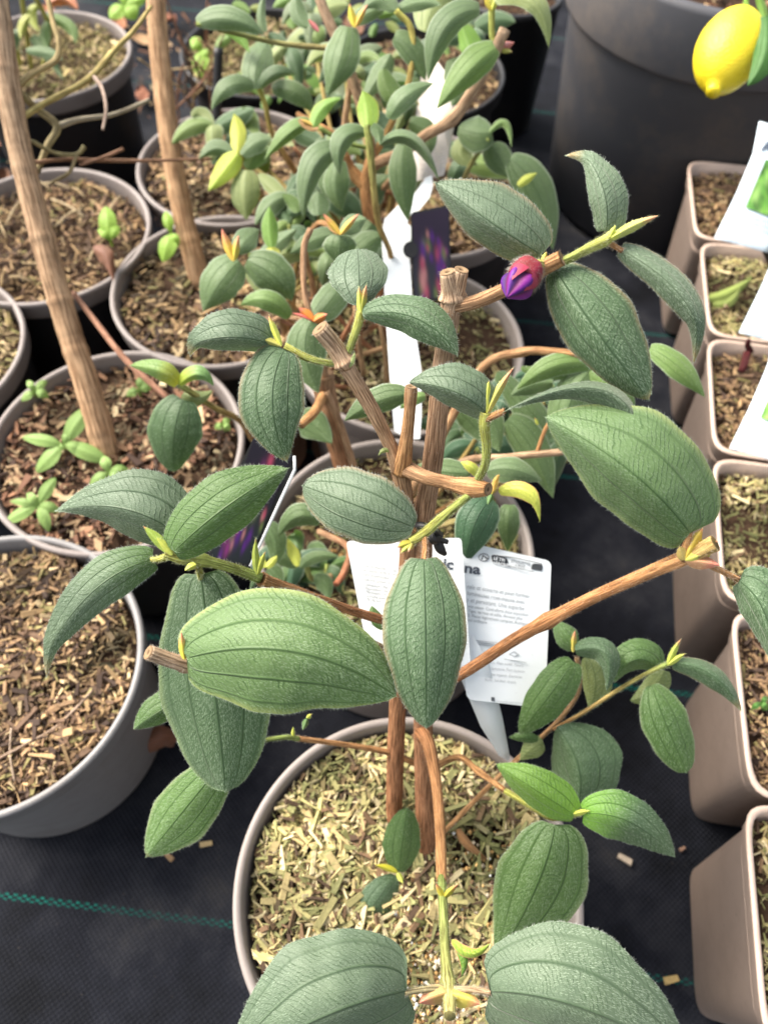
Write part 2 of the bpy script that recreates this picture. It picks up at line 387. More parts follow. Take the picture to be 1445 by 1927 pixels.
round_pot(-.19, 1.14, 'black round pot with green weeds between the second trunk and the tall shrub', SHADEP, 'moss', 2600, rimmat=M_BLACK, key='moss', rot=3.0)
round_pot(.03, 1.10, 'black round pot furthest back under the top of the tall shrub', SHADEP, 'brown', 2600, rimmat=M_BLACK, key='c', rot=1.5)
round_pot(-.62, .86, 'dark round pot cut by the left edge behind the thick trunk top', SHADEP, 'moss', 2600, key='moss', rot=5.0)

# big tub with the lemon tree
def big_tub():
    R, H = 0.205, 0.345; rb = 0.172
    mat = plastic('weathered_black_tub', (0.066, 0.067, 0.076), (0.15, 0.125, 0.105), 1.0, 0.6, 9)
    o = empty('plant_tub', (.415, 1.095, 0), 'large weathered black tub below the lemon, top right', 'pot')
    prof = [(rb - .01, 0), (rb, .006), (R - .013, H - .085), (R - .011, H - .082), (R - .004, H - .080), (R - .002, H - .075), (R, H - .006), (R - .002, H), (R - .012, H), (R - .015, H - .004), (R - .022, H - .05)]
    V, F = lathe(prof, 128); link('tub_body', mesh('tub', V, F, [mat]), o)
    s = link('soil', soil_mesh(R - .017, False), o, (0, 0, H - .03))
    c = link('bark_mulch', mulch_mesh('tub', R - .02, 700, 'bark', L=(0.015, 0.04), wfac=(.4, .8), zspread=.012), o, (0, 0, H - .028)); tag(c, kind='stuff')
    return o
TUB = big_tub()
# small black pots beside the tub
def black_pot(x, y, R, H, label):
    o = empty('black_pot', (x, y, 0), label, 'pot')
    V, F = lathe([(R * .8, 0), (R * .82, .004), (R, H - .01), (R + .003, H - .008), (R + .003, H), (R - .003, H), (R - .006, H - .03)], 64)
    link('pot_body', mesh('black_pot', V, F, [M_BLACK]), o)
    link('soil', soil_mesh(R - .0045, False), o, (0, 0, H - .02))
    c = link('bark_mulch', mulch_mesh('bp', R - .006, 350, 'bark'), o, (0, 0, H - .018)); tag(c, kind='stuff')
black_pot(.165, 1.27, .075, .20, 'small black pot in the shade left of the large tub')

# square pots on the right
SQ_H, SQ_R = RIM, 0.0765
def square_profile(R, H):
    return [(R * .78 - .004, 0), (R * .78, .003), (R - .006, H - .022), (R - .0035, H - .0205), (R - .0015, H - .004), (R + .0005, H - .002), (R, H - .0003), (R - .0015, H), (R - .0035, H - .0006), (R - .005, H - .02), (R - .012, H - .06)]
_sqV, _sqF = lathe(square_profile(SQ_R, SQ_H), 120, 0.25)
SQME = mesh('square_pot_body', _sqV, _sqF, [TANP])
c5 = on_z(1369, 1142, SQ_H)
SQ = {}
for i, (kk, lab) in enumerate([(-1, 'tan square pot at the lower right corner, nearest of its row'), (0, 'tan square pot second from the lower right corner, behind the brown-tipped drooping leaf'),
        (1, 'tan square pot just below the lowest blue-white picture tag'), (2, 'tan square pot with dark red stems, behind the lowest blue-white tag'),
        (3, 'tan square pot with a loose green blade, second from the tub'), (4, 'tan square pot nearest the large black tub, under the upper tag')]):
    c = c5 + GX * SQ_R + GY * (-SQ_R + kk * 0.158)
    c += GX * (0.004 * math.sin(i * 2.1))
    o = empty('square_pot', (c.x, c.y, 0), lab, 'pot', 'square nursery pots'); o.rotation_euler.z = GRID + 0.02 * math.sin(i * 1.7)
    link('pot_body', SQME, o)
    link('soil', soil_mesh(SQ_R - .0062, True), o, (0, 0, SQ_H - .017))
    q = link('bark_mulch', mulch_mesh('sq%d' % (i % 2), SQ_R - .0085, 2400, ('straw', 'brown')[i % 2], square=True, L=(0.005, 0.013)), o, (0, 0, SQ_H - .014)); tag(q, kind='stuff')
    SQ[kk] = o

# ---------------------------------------------------------------- leaves, stems, shoots
SAGE = (0.080, 0.138, 0.068); GREEN = (0.084, 0.156, 0.044); DEEP = (0.064, 0.118, 0.048); SILV = (0.108, 0.156, 0.098)
BRIGHT = (0.15, 0.28, 0.045); YOUNG = (0.52, 0.56, 0.10); PALE = (0.24, 0.29, 0.115); DARKG = (0.040, 0.095, 0.048)
RED = np.array((0.62, 0.19, 0.15)); TAN = np.array((0.42, 0.27, 0.13)); PINKEDGE = np.array((0.30, 0.20, 0.13))

def profile(t, p, eb, et):
    a = math.log(0.5) / math.log(p)
    u = np.sin(math.pi * np.clip(t, 0, 1) ** a); e = np.where(t < p, eb, et)
    return np.clip(u, 0, 1) ** e

def leaf(parent, b, m, t, wl, wr, d, tint=SAGE, p=0.42, eb=0.52, et=0.78, tw=None, cl=1, cr=1, hair=1.0, nt=44, ns=16,
         curl=None, rim=None, redtip=0.0, tiptan=0.0, cup=0.0, mat=None, name='leaf', wav=1.0, label=None, basecol=None, cord=0.06):
    """b, m, t: base, middle and tip of the midrib (photo pixels, d = their depths in metres); wl, wr: apparent half widths;
    the true half width tw sets how far each half tilts away (cl, cr: +1 away, -1 towards)."""
    b, m, t = (np.array(v, float) for v in (b, m, t))
    if isinstance(d, (int, float)): d = (d, d, d)
    T = np.linspace(0.0, 1, nt); S = np.linspace(-1, 1, 2 * ns + 1)
    ctl = 2 * m - 0.5 * (b + t); dc = 2 * d[1] - 0.5 * (d[0] + d[2])
    mid = ((1 - T) ** 2)[:, None] * b + (2 * T * (1 - T))[:, None] * ctl + (T ** 2)[:, None] * t
    dep = (1 - T) ** 2 * d[0] + 2 * T * (1 - T) * dc + T ** 2 * d[2]
    if curl is not None:                    # bend the tip end over: (dx px, dy px, dd m, start)
        cx, cy, cd, c0 = curl
        q = np.clip((T - c0) / (1 - c0), 0, 1) ** 2
        mid = mid + q[:, None] * np.array((cx, cy)); dep = dep + q * cd
    tg = np.gradient(mid, axis=0); tg /= np.maximum(np.linalg.norm(tg, axis=1), 1e-6)[:, None]
    nrm = np.stack([tg[:, 1], -tg[:, 0]], -1)
    w = profile(T, p, eb, et); w[0] = max(w[0], 0.02)
    g = np.random.default_rng(int(b[0] * 7 + b[1] * 13 + t[0]) % 99991)
    ph = g.uniform(0, 6.28, 4)
    px_m = dep / FPX
    tw = max(wl, wr) * 1.06 if tw is None else tw
    SA = np.abs(S)[None, :]; left = (S < 0)[None, :]
    half = np.where(left, wl, wr) * (1 + 0.03 * wav * np.sin(T * 11 + ph[0])[:, None] * SA + 0.016 * wav * np.sin(T[:, None] * 23 + ph[2] + 3 * np.sign(S)[None, :]) * SA)
    off = np.where(left, cl * math.sqrt(max(tw * tw - wl * wl, 0)), cr * math.sqrt(max(tw * tw - wr * wr, 0)))
    sgn = np.where(left, 1.0, -1.0)
    X = mid[:, 0:1] + nrm[:, 0:1] * sgn * half * w[:, None] * SA
    Y = mid[:, 1:2] + nrm[:, 1:2] * sgn * half * w[:, None] * SA
    bk = cord * np.linalg.norm(t - b) * SA ** 1.5 * (np.exp(-T / .09) * np.clip(w, 0, 1))[:, None] * 2.2
    X = X - tg[:, 0:1] * bk; Y = Y - tg[:, 1:2] * bk
    pil = np.zeros_like(SA)
    for lo, hi, hh in ((0, .47, 1), (.47, .83, .7), (.83, 1.0, .2)):
        q = (SA - lo) / (hi - lo); pil = pil + np.where((q > 0) & (q < 1), np.sin(np.pi * np.clip(q, 0, 1)) * hh, 0)
    wpx = w[:, None] * tw
    D = dep[:, None] + px_m[:, None] * (off * w[:, None] * SA ** 1.35 + cup * wpx * SA ** 2 - (0.020 if mat is None else 0.010) * wpx * pil)
    D = D + px_m[:, None] * wav * tw * 0.055 * SA ** 2 * np.sin(T[:, None] * 8 + ph[1] + 2 * np.sign(S)[None, :])
    D = D - px_m[:, None] * tw * 0.004 * np.sin(T[:, None] * 37 + SA * 5 + ph[2]) * w[:, None]
    P = at_np(X, Y, D)
    org = P[0, ns].copy(); P = P - org
    nr, nc = P.shape[:2]
    i = np.arange(nr * nc).reshape(nr, nc)
    F = np.stack([i[:-1, :-1], i[1:, :-1], i[1:, 1:], i[:-1, 1:]], -1).reshape(-1, 4)
    dm = float(np.mean(dep)) / FPX
    L = np.linalg.norm(t - b) * dm
    st = np.stack(np.broadcast_arrays(S[None, :], T[:, None]), -1).reshape(-1, 2)
    met = np.stack([(SA * sgn * -tw * w[:, None] * dm), np.broadcast_to(T[:, None] * L, (nr, nc))], -1).reshape(-1, 2) + (b / 700.0)
    c = np.broadcast_to(np.array(tint), (nr, nc, 3)).copy() * (1 + 0.06 * np.sin(ph[3]))
    if basecol is not None:
        q = np.clip(1 - T / 0.55, 0, 1)[:, None, None]; c = c * (1 - q) + np.array(basecol) * q
    if rim is not None:
        q = np.clip((SA - 0.9) / 0.1, 0, 1)[..., None] * (0.9 if rim is RED else 0.7); c = c * (1 - q) + np.array(rim) * q
    if redtip:
        q = (np.clip((T - (1 - redtip)) / redtip, 0, 1) ** 0.8)[:, None, None]; c = c * (1 - q) + RED * q
    if tiptan:
        q = (np.clip((T - (1 - tiptan)) / tiptan, 0, 1))[:, None, None]; c = c * (1 - q) + TAN * q
    V = P.reshape(-1, 3); C = c.reshape(-1, 3); fm = np.zeros(len(F), int)
    uvs = {'metric': met, 'st': st}
    if hair > 0:
        area = 2 * tw * dm * L * 0.72
        n = int(area * 1e6 * 1.5 * hair); ne = int(2.2 * L * 1000 * 3.6 * min(hair, 1.5))
        tt = np.concatenate([g.beta(1.1, 1.1, n), g.uniform(0.01, 1, ne)]); ss = np.concatenate([g.uniform(-1, 1, n), g.choice([-1.0, 1.0], ne)])
        vq = np.abs(ss); vv = np.minimum(np.minimum(vq * .8, np.abs(vq - .47)), np.abs(vq - .83)); ok = (vv > .035) | (vq >= 1); n = int(ok[:n].sum()); tt = tt[ok]; ss = ss[ok]
        fi = tt * (nr - 1); fj = (ss + 1) * 0.5 * (nc - 1)
        i0 = np.clip(fi.astype(int), 0, nr - 2); j0 = np.clip(fj.astype(int), 0, nc - 2); a = (fi - i0)[:, None]; e = (fj - j0)[:, None]
        p0 = P[i0, j0] * (1 - a) * (1 - e) + P[i0 + 1, j0] * a * (1 - e) + P[i0, j0 + 1] * (1 - a) * e + P[i0 + 1, j0 + 1] * a * e
        dt = P[i0 + 1, j0] - P[i0, j0]; ds = P[i0, j0 + 1] - P[i0, j0]
        dt /= np.linalg.norm(dt, axis=1)[:, None] + 1e-9; ds /= np.linalg.norm(ds, axis=1)[:, None] + 1e-9
        N = np.cross(dt, ds); N /= np.linalg.norm(N, axis=1)[:, None] + 1e-9
        view = -(p0 + org - _cam); N *= np.sign((N * view).sum(1))[:, None]
        k = len(tt); edge = np.arange(k) >= n
        dirv = dt * np.where(edge, 0.45, 0.9)[:, None] + ds * (np.where(edge, 1.1 * np.sign(ss), 0.30 * ss))[:, None] + N * g.uniform(0.06, 0.34, k)[:, None] + g.normal(0, 0.13, (k, 3))
        dirv /= np.linalg.norm(dirv, axis=1)[:, None]
        hl = g.uniform(0.0009, 0.0019, k) * np.where(edge, g.choice([.3, .45, .6, 1.0], k), 1.0)
        sd_ = np.cross(dirv, N); sd_ /= np.linalg.norm(sd_, axis=1)[:, None] + 1e-9
        hw = 0.00006
        H = np.stack([p0 - sd_ * hw, p0 + sd_ * hw, p0 + dirv * hl[:, None] + N * 0.0001], 1).reshape(-1, 3)
        hc = np.repeat(np.where(edge[:, None], np.array(tint) * .9 + 0.30, np.array(tint) * 1.15 + np.array((.20, .235, .175))) * g.uniform(0.75, 1.25, (k, 1)), 3, 0)
        base = len(V)
        V = np.concatenate([V, H]); C = np.concatenate([C, hc])
        HF = (np.arange(k * 3).reshape(-1, 3) + base)
        F = list(map(tuple, F)) + list(map(tuple, HF)); fm = np.concatenate([fm, np.ones(k, int)])
        z = np.zeros((k * 3, 2)); uvs = {'metric': np.concatenate([met, z]), 'st': np.concatenate([st, z])}
    me = mesh(name, V, F, [mat or M_LEAF, M_HAIR], C, uvs, fm)
    o = link(name, me, parent, Vector(org) - (parent.location if parent else Vector()))
    if label: o['label'] = label
    return o

STEM_K = [0.84]
def tube(parent, pts, tint, name='branch', seg=12, hair=0.0, sub=8, tint2=None, knots=(), mat=None, oval=1.0, ridge=0.06, col_at=None, cap=True, world=False, label=None, cut=False, knot_amp=0.28, knot_w=1.4):
    """pts [(px, py, depth, radius_m)] -> tapered tube; knots = indices of points that swell into nodes."""
    A = np.array(pts, float)
    P3 = A[:, :3] if world else at_np(A[:, 0], A[:, 1], A[:, 2])
    Q = np.concatenate([P3, A[:, 3:4]], 1)
    Q = np.concatenate([2 * Q[:1] - Q[1:2], Q, 2 * Q[-1:] - Q[-2:-1]])
    out = []; kn = []
    for k in range(1, len(Q) - 2):
        for u in np.arange(sub) / sub:
            a, b_, c, e = Q[k - 1:k + 3]
            out.append(0.5 * (2 * b_ + (c - a) * u + (2 * a - 5 * b_ + 4 * c - e) * u * u + (3 * b_ - a - 3 * c + e) * u ** 3)); kn.append(k - 1 + u)
    out.append(Q[-2]); kn.append(len(A) - 1.0)
    out = np.array(out); kn = np.array(kn); C = out[:, :3]; R = np.abs(out[:, 3]) * STEM_K[0]
    for k in knots: R = R * (1 + knot_amp * np.exp(-((kn - k) * sub / knot_w) ** 2))
    tg = np.gradient(C, axis=0); tg /= np.linalg.norm(tg, axis=1)[:, None] + 1e-12
    up = np.cross(tg[0], (0.31, 0.2, 0.93)); up /= np.linalg.norm(up)
    U = []
    for k in range(len(C)):
        up = up - tg[k] * np.dot(up, tg[k]); up /= np.linalg.norm(up); U.append(up.copy())
    U = np.array(U); W = np.cross(tg, U)
    g = np.random.default_rng(int(abs(A[:, 0].sum()) * 31 + abs(A[:, 1].sum())) % 99991)
    an = np.linspace(0, 2 * math.pi, seg, endpoint=False)
    rr = R[:, None] * (1 + ridge * np.sin(an * 2 + g.uniform(0, 6))[None] + 0.012 * g.normal(0, 1, (len(C), 1)) * (ridge > 0))
    V = C[:, None] + rr[..., None] * (np.cos(an)[None, :, None] * U[:, None] + oval * np.sin(an)[None, :, None] * W[:, None])
    ln = np.concatenate([[0], np.cumsum(np.linalg.norm(np.diff(C, axis=0), axis=1))])
    fr = kn / max(len(A) - 1, 1)
    t1 = np.array(tint); t2 = np.array(tint2) if tint2 is not None else t1
    c = t1 * (1 - fr)[:, None] + t2 * fr[:, None]
    col = np.repeat(c[:, None], seg, 1) * g.uniform(0.93, 1.07, (len(C), 1, 1))
    met = np.stack([np.broadcast_to(an[None] * R.mean(), (len(C), seg)), np.broadcast_to(ln[:, None], (len(C), seg))], -1) + g.uniform(0, 3)
    nr = len(C); org = C[0].copy(); i = np.arange(nr * seg).reshape(nr, seg)
    j = np.roll(i, -1, 1)
    F = np.stack([i[:-1], j[:-1], j[1:], i[1:]], -1).reshape(-1, 4)
    V = V.reshape(-1, 3) - org; col = col.reshape(-1, 3); met = met.reshape(-1, 2)
    F = [tuple(f) for f in F]
    if cap:
        n0 = len(V)
        V = np.concatenate([V, [C[0] - org, C[-1] - org - tg[-1] * R[-1] * 0.25]]); col = np.concatenate([col, [t1 * .8, t2 * .75]]); met = np.concatenate([met, np.zeros((2, 2))])
        F += [(n0, int(i[0, (k + 1) % seg]), int(i[0, k])) for k in range(seg)] + [(n0 + 1, int(i[-1, k]), int(i[-1, (k + 1) % seg])) for k in range(seg)]
    if cut:
        n0 = len(V); rg = V[i[-1]]; cen = rg.mean(0)
        V = np.concatenate([V, rg + tg[-1] * .0003, cen + (rg - cen) * .42 + tg[-1] * .0004, cen + (rg - cen) * .3 - tg[-1] * .0004, [cen - tg[-1] * .0006]])
        pc = np.array((.56, .42, .27)); col = np.concatenate([col, np.tile(pc * .7, (seg, 1)), np.tile(pc, (seg, 1)), np.tile(pc * .45, (seg, 1)), [pc * .25]]); met = np.concatenate([met, np.tile((.002, .002), (3 * seg + 1, 1))])
        for q in range(2):
            F += [(n0 + q * seg + k, n0 + q * seg + (k + 1) % seg, n0 + (q + 1) * seg + (k + 1) % seg, n0 + (q + 1) * seg + k) for k in range(seg)]
        F += [(n0 + 2 * seg + k, n0 + 2 * seg + (k + 1) % seg, n0 + 3 * seg) for k in range(seg)]
    fm = [0] * len(F)
    if hair > 0:
        n = int(ln[-1] * 1000 * 16 * hair)
        ri = g.integers(0, nr, n); ai = g.uniform(0, 6.283, n); sh = g.uniform(0, 1, n)
        ri2 = np.minimum(ri + 1, nr - 1)
        cp = C[ri] * (1 - sh)[:, None] + C[ri2] * sh[:, None] - org
        nn = np.cos(ai)[:, None] * U[ri] + np.sin(ai)[:, None] * W[ri]
        p0 = cp + nn * R[ri][:, None] * 0.95
        dv = nn + tg[ri] * 0.5 + g.normal(0, .25, (n, 3)); dv /= np.linalg.norm(dv, axis=1)[:, None]
        sv = np.cross(dv, _axes[2]); sv /= np.linalg.norm(sv, axis=1)[:, None] + 1e-9
        hl = g.uniform(.0008, .0019, n)
        H = np.stack([p0 - sv * 6e-5, p0 + sv * 6e-5, p0 + dv * hl[:, None]], 1).reshape(-1, 3)
        b0 = len(V); V = np.concatenate([V, H]); hc = np.clip(t2 * .9 + .28, 0, .85)
        col = np.concatenate([col, np.tile(hc, (3 * n, 1))]); met = np.concatenate([met, np.zeros((3 * n, 2))])
        F += [(b0 + 3 * q, b0 + 3 * q + 1, b0 + 3 * q + 2) for q in range(n)]; fm += [1] * n
    me = mesh(name, V, F, [mat or M_STEM, M_HAIR], col, {'metric': met}, fm)
    o = link(name, me, parent, Vector(org) - (parent.location if parent else Vector()))
    if label: o['label'] = label
    return o

def shoot(parent, x, y, d, leaves, k=1.0):
    """a pair or more of narrow unfolding leaves: (dx, dy, half width, colour, redtip)"""
    for dx, dy, w, c, rt in leaves:
        leaf(parent, (x, y), (x + dx * .5 + dy * .04, y + dy * .5 - abs(dx) * .04), (x + dx, y + dy), w * .6, w * .8, (d, d - .002, d - .003), c, p=.42, eb=.6, et=.95, tw=w * 1.12,
             hair=.5 * k, nt=16, ns=5, redtip=rt, mat=M_SHOOT, name='bud_leaf', wav=.3, cord=0)

BARK = (0.37, 0.235, 0.14); BARKP = (0.46, 0.34, 0.235); BARKD = (0.30, 0.13, 0.06); ORANGE = (0.45, 0.25, 0.11); GSTEM = (0.24, 0.32, 0.09); YSTEM = (0.40, 0.42, 0.10)

# ================================================================= the large felted shrub in front
root = Vector((.03, .085, RIM - .016))
M = empty('princess_flower_shrub', root, 'large shrub with felted grey-green leaves in the front pot, cut back and resprouting', 'shrub')
# stems
tube(M, [(798, 1640, .562, .0085), (800, 1560, .548, .0078), (797, 1430, .522, .0072), (795, 1250, .485, .0068), (795, 1090, .455, .0065), (797, 985, .442, .0064), (815, 860, .418, .0062), (832, 700, .392, .0058), (846, 590, .374, .0056), (852, 560, .370, .0064), (842, 512, .361, .0042)],
     BARKD, 'stem', 16, 0.15, tint2=BARKP, knots=(9,), cut=True)
tube(M, [(852, 565, .370, .0050), (860, 540, .366, .0048), (868, 508, .360, .0040)], BARKP, 'stub', 12, cut=True)
tube(M, [(742, 1545, .556, .0062), (742, 1500, .546, .0070), (748, 1330, .510, .0068), (760, 1150, .470, .0062), (768, 1020, .445, .0058), (762, 940, .43, .0055), (752, 880, .418, .0062)],
     BARKD, 'stem', 16, 0.12, tint2=BARK)
tube(M, [(752, 885, .418, .0058), (735, 840, .412, .0046), (700, 770, .402, .0048), (655, 695, .392, .0052), (648, 682, .390, .0060), (628, 650, .386, .0056), (602, 618, .380, .0056)], BARK, 'branch', 14, .35, tint2=BARKP, knots=(4,), cut=True)
tube(M, [(756, 888, .417, .0062), (762, 850, .407, .0044), (770, 780, .395, .0034), (773, 740, .388, .0037), (774, 728, .386, .0034)], ORANGE, 'branch', 12, .15, tint2=BARK, cut=True)
tube(M, [(758, 878, .417, .0058), (800, 898, .405, .0046), (850, 910, .396, .0046), (868, 914, .392, .0056), (890, 918, .388, .0064), (918, 921, .382, .0040)], BARK, 'branch', 14, .25, tint2=ORANGE, cut=True)
tube(M, [(885, 930, .388, .0024), (860, 950, .384, .0027), (825, 980, .377, .0030), (797, 1004, .371, .0032), (770, 1020, .369, .0028)], GSTEM, 'branch', 10, 1.0, tint2=YSTEM)
tube(M, [(780, 1000, .370, .0018), (765, 990, .368, .0016)], ORANGE, 'petiole', 8, .6)
tube(M, [(797, 1005, .371, .0020), (799, 1030, .367, .0017), (797, 1056, .362, .0016)], ORANGE, 'petiole', 8, .8)
shoot(M, 775, 1022, .367, [(-28, 8, 11, (.42, .38, .06), .25), (-20, 18, 10, YOUNG, .1), (-6, 16, 9, (.4, .34, .08), .4)])
tube(M, [(898, 905, .386, .0022), (912, 875, .379, .0024), (915, 840, .373, .0026), (911, 800, .367, .0030), (914, 775, .364, .0032)], GSTEM, 'branch', 10, 1.2, tint2=YSTEM)
tube(M, [(912, 790, .365, .0020), (930, 782, .363, .0020), (950, 773, .361, .0016)], ORANGE, 'petiole', 8, .8)
shoot(M, 916, 778, .363, [(4, -62, 12, YOUNG, .05), (50, -86, 11, (.40, .38, .09), .45)])
tube(M, [(650, 676, .390, .0022), (662, 645, .386, .0024), (674, 610, .382, .0027), (680, 585, .379, .0030)], GSTEM, 'branch', 10, 1.1, tint2=YSTEM)
shoot(M, 680, 590, .377, [(-4, -50, 11, YOUNG, .3), (10, -54, 10, (.36, .36, .06), .5)])
tube(M, [(640, 686, .390, .0019), (610, 682, .388, .0019), (575, 672, .386, .0022), (535, 652, .384, .0026)], GSTEM, 'branch', 10, .9, tint2=YSTEM)
shoot(M, 530, 652, .381, [(-24, -60, 9, YOUNG, .3), (-86, -26, 11, (.36, .34, .09), .5)])
tube(M, [(850, 578, .372, .0042), (900, 566, .366, .0042), (960, 540, .358, .0042), (1010, 510, .352, .0045), (1040, 494, .348, .0046), (1056, 486, .346, .0044)], BARK, 'branch', 14, .3, tint2=ORANGE, knots=(3,), cut=True)
tube(M, [(1036, 502, .351, .0021), (1070, 487, .348, .0023), (1110, 466, .345, .0026), (1140, 452, .343, .0030), (1150, 440, .342, .0022)], GSTEM, 'branch', 10, 1.1, tint2=YSTEM)
shoot(M, 1146, 450, .341, [(92, -44, 14, (.42, .44, .12), .35), (24, -14, 10, YOUNG, .1), (12, -26, 8, YOUNG, .0)])
tube(M, [(1142, 455, .344, .0018), (1170, 472, .345, .0014)], ORANGE, 'petiole', 8, .8)
shoot(M, 1020, 498, .35, [(8, -24, 8, YOUNG, .1), (22, -4, 7, YOUNG, 0)])
# long branch to the right
tube(M, [(785, 1318, .482, .0034), (830, 1290, .466, .0036), (885, 1258, .448, .0038), (960, 1208, .424, .0038), (1030, 1168, .405, .0040), (1120, 1122, .385, .0036), (1210, 1082, .368, .0036), (1275, 1055, .357, .0040), (1300, 1046, .353, .0036)], BARKD, 'branch', 14, .7, tint2=ORANGE, knots=(4,))
tube(M, [(1290, 1052, .355, .0030), (1330, 1062, .352, .0021), (1392, 1092, .358, .0017)], ORANGE, 'petiole', 8, 1.)
tube(M, [(1284, 1050, .354, .0030), (1292, 1020, .350, .0022), (1297, 1000, .347, .0018)], ORANGE, 'petiole', 8, .8)
shoot(M, 1288, 1054, .35, [(34, -60, 20, (.56, .42, .07), .15), (62, -36, 30, (.50, .44, .09), .15), (66, 10, 20, (.5, .27, .14), .5), (26, -8, 26, (.44, .44, .09), 0), (-10, -26, 18, (.5, .38, .12), 0)])
tube(M, [(1300, 1048, .352, .0032), (1325, 1032, .348, .0040), (1345, 1022, .345, .0044)], (.5, .36, .14), 'stub', 10, .8)
# left branch
tube(M, [(752, 1175, .474, .0034), (680, 1155, .452, .0032), (600, 1128, .425, .0032), (540, 1106, .406, .0033), (492, 1090, .395, .0036)], BARKD, 'branch', 12, .3, tint2=ORANGE, knots=(4,))
tube(M, [(490, 1088, .395, .0036), (440, 1070, .389, .0032), (380, 1054, .383, .0036), (345, 1050, .380, .0040), (310, 1040, .377, .0030)], GSTEM, 'branch', 12, .9, tint2=YSTEM, knots=(2,))
tube(M, [(318, 1046, .378, .0024), (300, 1052, .378, .0018), (286, 1053, .380, .0015)], YSTEM, 'petiole', 8, .8)
tube(M, [(370, 1055, .384, .0026), (375, 1072, .390, .0020), (378, 1088, .398, .0016)], YSTEM, 'petiole', 8, .8)
shoot(M, 325, 1045, .374, [(-55, -55, 15, (.30, .40, .07), .12), (-30, -34, 12, YOUNG, 0)])
shoot(M, 370, 1062, .376, [(-22, 12, 10, YOUNG, 0)])
shoot(M, 484, 1082, .391, [(-2, -70, 10, (.34, .40, .08), .1), (16, -44, 9, YOUNG, .15)])
# stub under the broad horizontal leaf
tube(M, [(752, 1290, .49, .0034), (640, 1290, .45, .0034), (500, 1275, .41, .0036), (400, 1258, .38, .0037), (350, 1250, .366, .0042), (315, 1240, .360, .0042), (280, 1228, .354, .0040)], BARK, 'branch', 12, .3, tint2=BARKP, knots=(4,), cut=True)
shoot(M, 348, 1242, .357, [(-6, -52, 11, (.52, .44, .06), .5)])
# forward branch
tube(M, [(800, 1400, .517, .0058), (793, 1378, .506, .0056), (806, 1400, .497, .0050), (820, 1470, .484, .0040), (828, 1560, .463, .0037), (831, 1660, .440, .0036)], BARKD, 'branch', 14, .2, tint2=ORANGE)
tube(M, [(831, 1650, .442, .0032), (834, 1720, .424, .0033), (838, 1800, .404, .0034), (843, 1850, .391, .0044), (845, 1870, .386, .0042), (846, 1912, .374, .0036)], GSTEM, 'branch', 12, .9, tint2=(.42, .40, .16), knots=(3,))
tube(M, [(845, 1862, .388, .0020), (800, 1862, .383, .0019), (760, 1868, .378, .0017)], (.34, .30, .17), 'petiole', 8, .9)
tube(M, [(845, 1862, .388, .0020), (890, 1862, .383, .0019), (925, 1868, .378, .0017)], (.36, .27, .17), 'petiole', 8, .9)
shoot(M, 834, 1690, .430, [(-14, -28, 8, (.5, .44, .06), .5), (28, -26, 9, (.5, .44, .06), .5)])
shoot(M, 842, 1868, .383, [(-54, 20, 27, (.5, .32, .12), .5), (62, 22, 28, (.55, .46, .09), .4)])
leaf(M, (850, 1768), (872, 1800), (868, 1838), 9, 11, (.405, .40, .40), BRIGHT, hair=.3, nt=16, ns=5, rim=RED, name='bud_leaf')
leaf(M, (850, 1768), (885, 1795), (922, 1775), 12, 9, (.405, .395, .392), (.3, .42, .05), hair=.3, nt=16, ns=5, rim=RED, name='bud_leaf')
# low branches
tube(M, [(790, 1440, .535, .0026), (730, 1416, .525, .0024), (640, 1400, .505, .0021), (560, 1390, .488, .0020)], ORANGE, 'branch', 10, .3)
tube(M, [(562, 1390, .488, .0020), (530, 1388, .48, .0018), (470, 1400, .47, .0016), (432, 1420, .462, .0014)], GSTEM, 'branch', 10, .5)
shoot(M, 552, 1390, .485, [(0, -22, 5, YOUNG, 0)])
shoot(M, 578, 1352, .478, [(-8, 22, 8, GREEN, 0), (8, -8, 6, YOUNG, .2)])
tube(M, [(800, 1455, .535, .0028), (860, 1425, .52, .0025), (900, 1452, .505, .0023), (950, 1488, .49, .0022)], ORANGE, 'branch', 10, .3, knots=(2,))
tube(M, [(950, 1488, .49, .0021), (1000, 1518, .478, .0022), (1040, 1538, .468, .0025), (1090, 1530, .462, .0020)], YSTEM, 'branch', 10, .8)
shoot(M, 1078, 1532, .458, [(32, -6, 8, YOUNG, 0)])
tube(M, [(810, 1590, .555, .0022), (860, 1540, .545, .0020), (940, 1460, .53, .0019), (1010, 1395, .52, .0019), (1060, 1345, .512, .0018), (1090, 1295, .508, .0016), (1085, 1235, .503, .0020)], ORANGE, 'branch', 10, .3, tint2=(.3, .2, .11))
tube(M, [(1040, 1372, .515, .0018), (1090, 1345, .508, .0017), (1160, 1300, .50, .0018), (1215, 1268, .494, .0018), (1255, 1250, .490, .0024)], ORANGE, 'branch', 10, .5, tint2=GSTEM)
shoot(M, 1255, 1252, .486, [(26, -50, 9, (.36, .42, .08), .3), (34, -22, 8, YOUNG, .1)])
shoot(M, 1078, 1228, .497, [(4, -42, 8, (.45, .38, .07), .5)])
tube(M, [(788, 1640, .562, .0020), (765, 1642, .553, .0017), (745, 1642, .545, .0016)], ORANGE, 'branch', 8, .3)
shoot(M, 748, 1642, .538, [(-42, -14, 9, (.5, .46, .04), 0), (10, 20, 8, YOUNG, 0)])

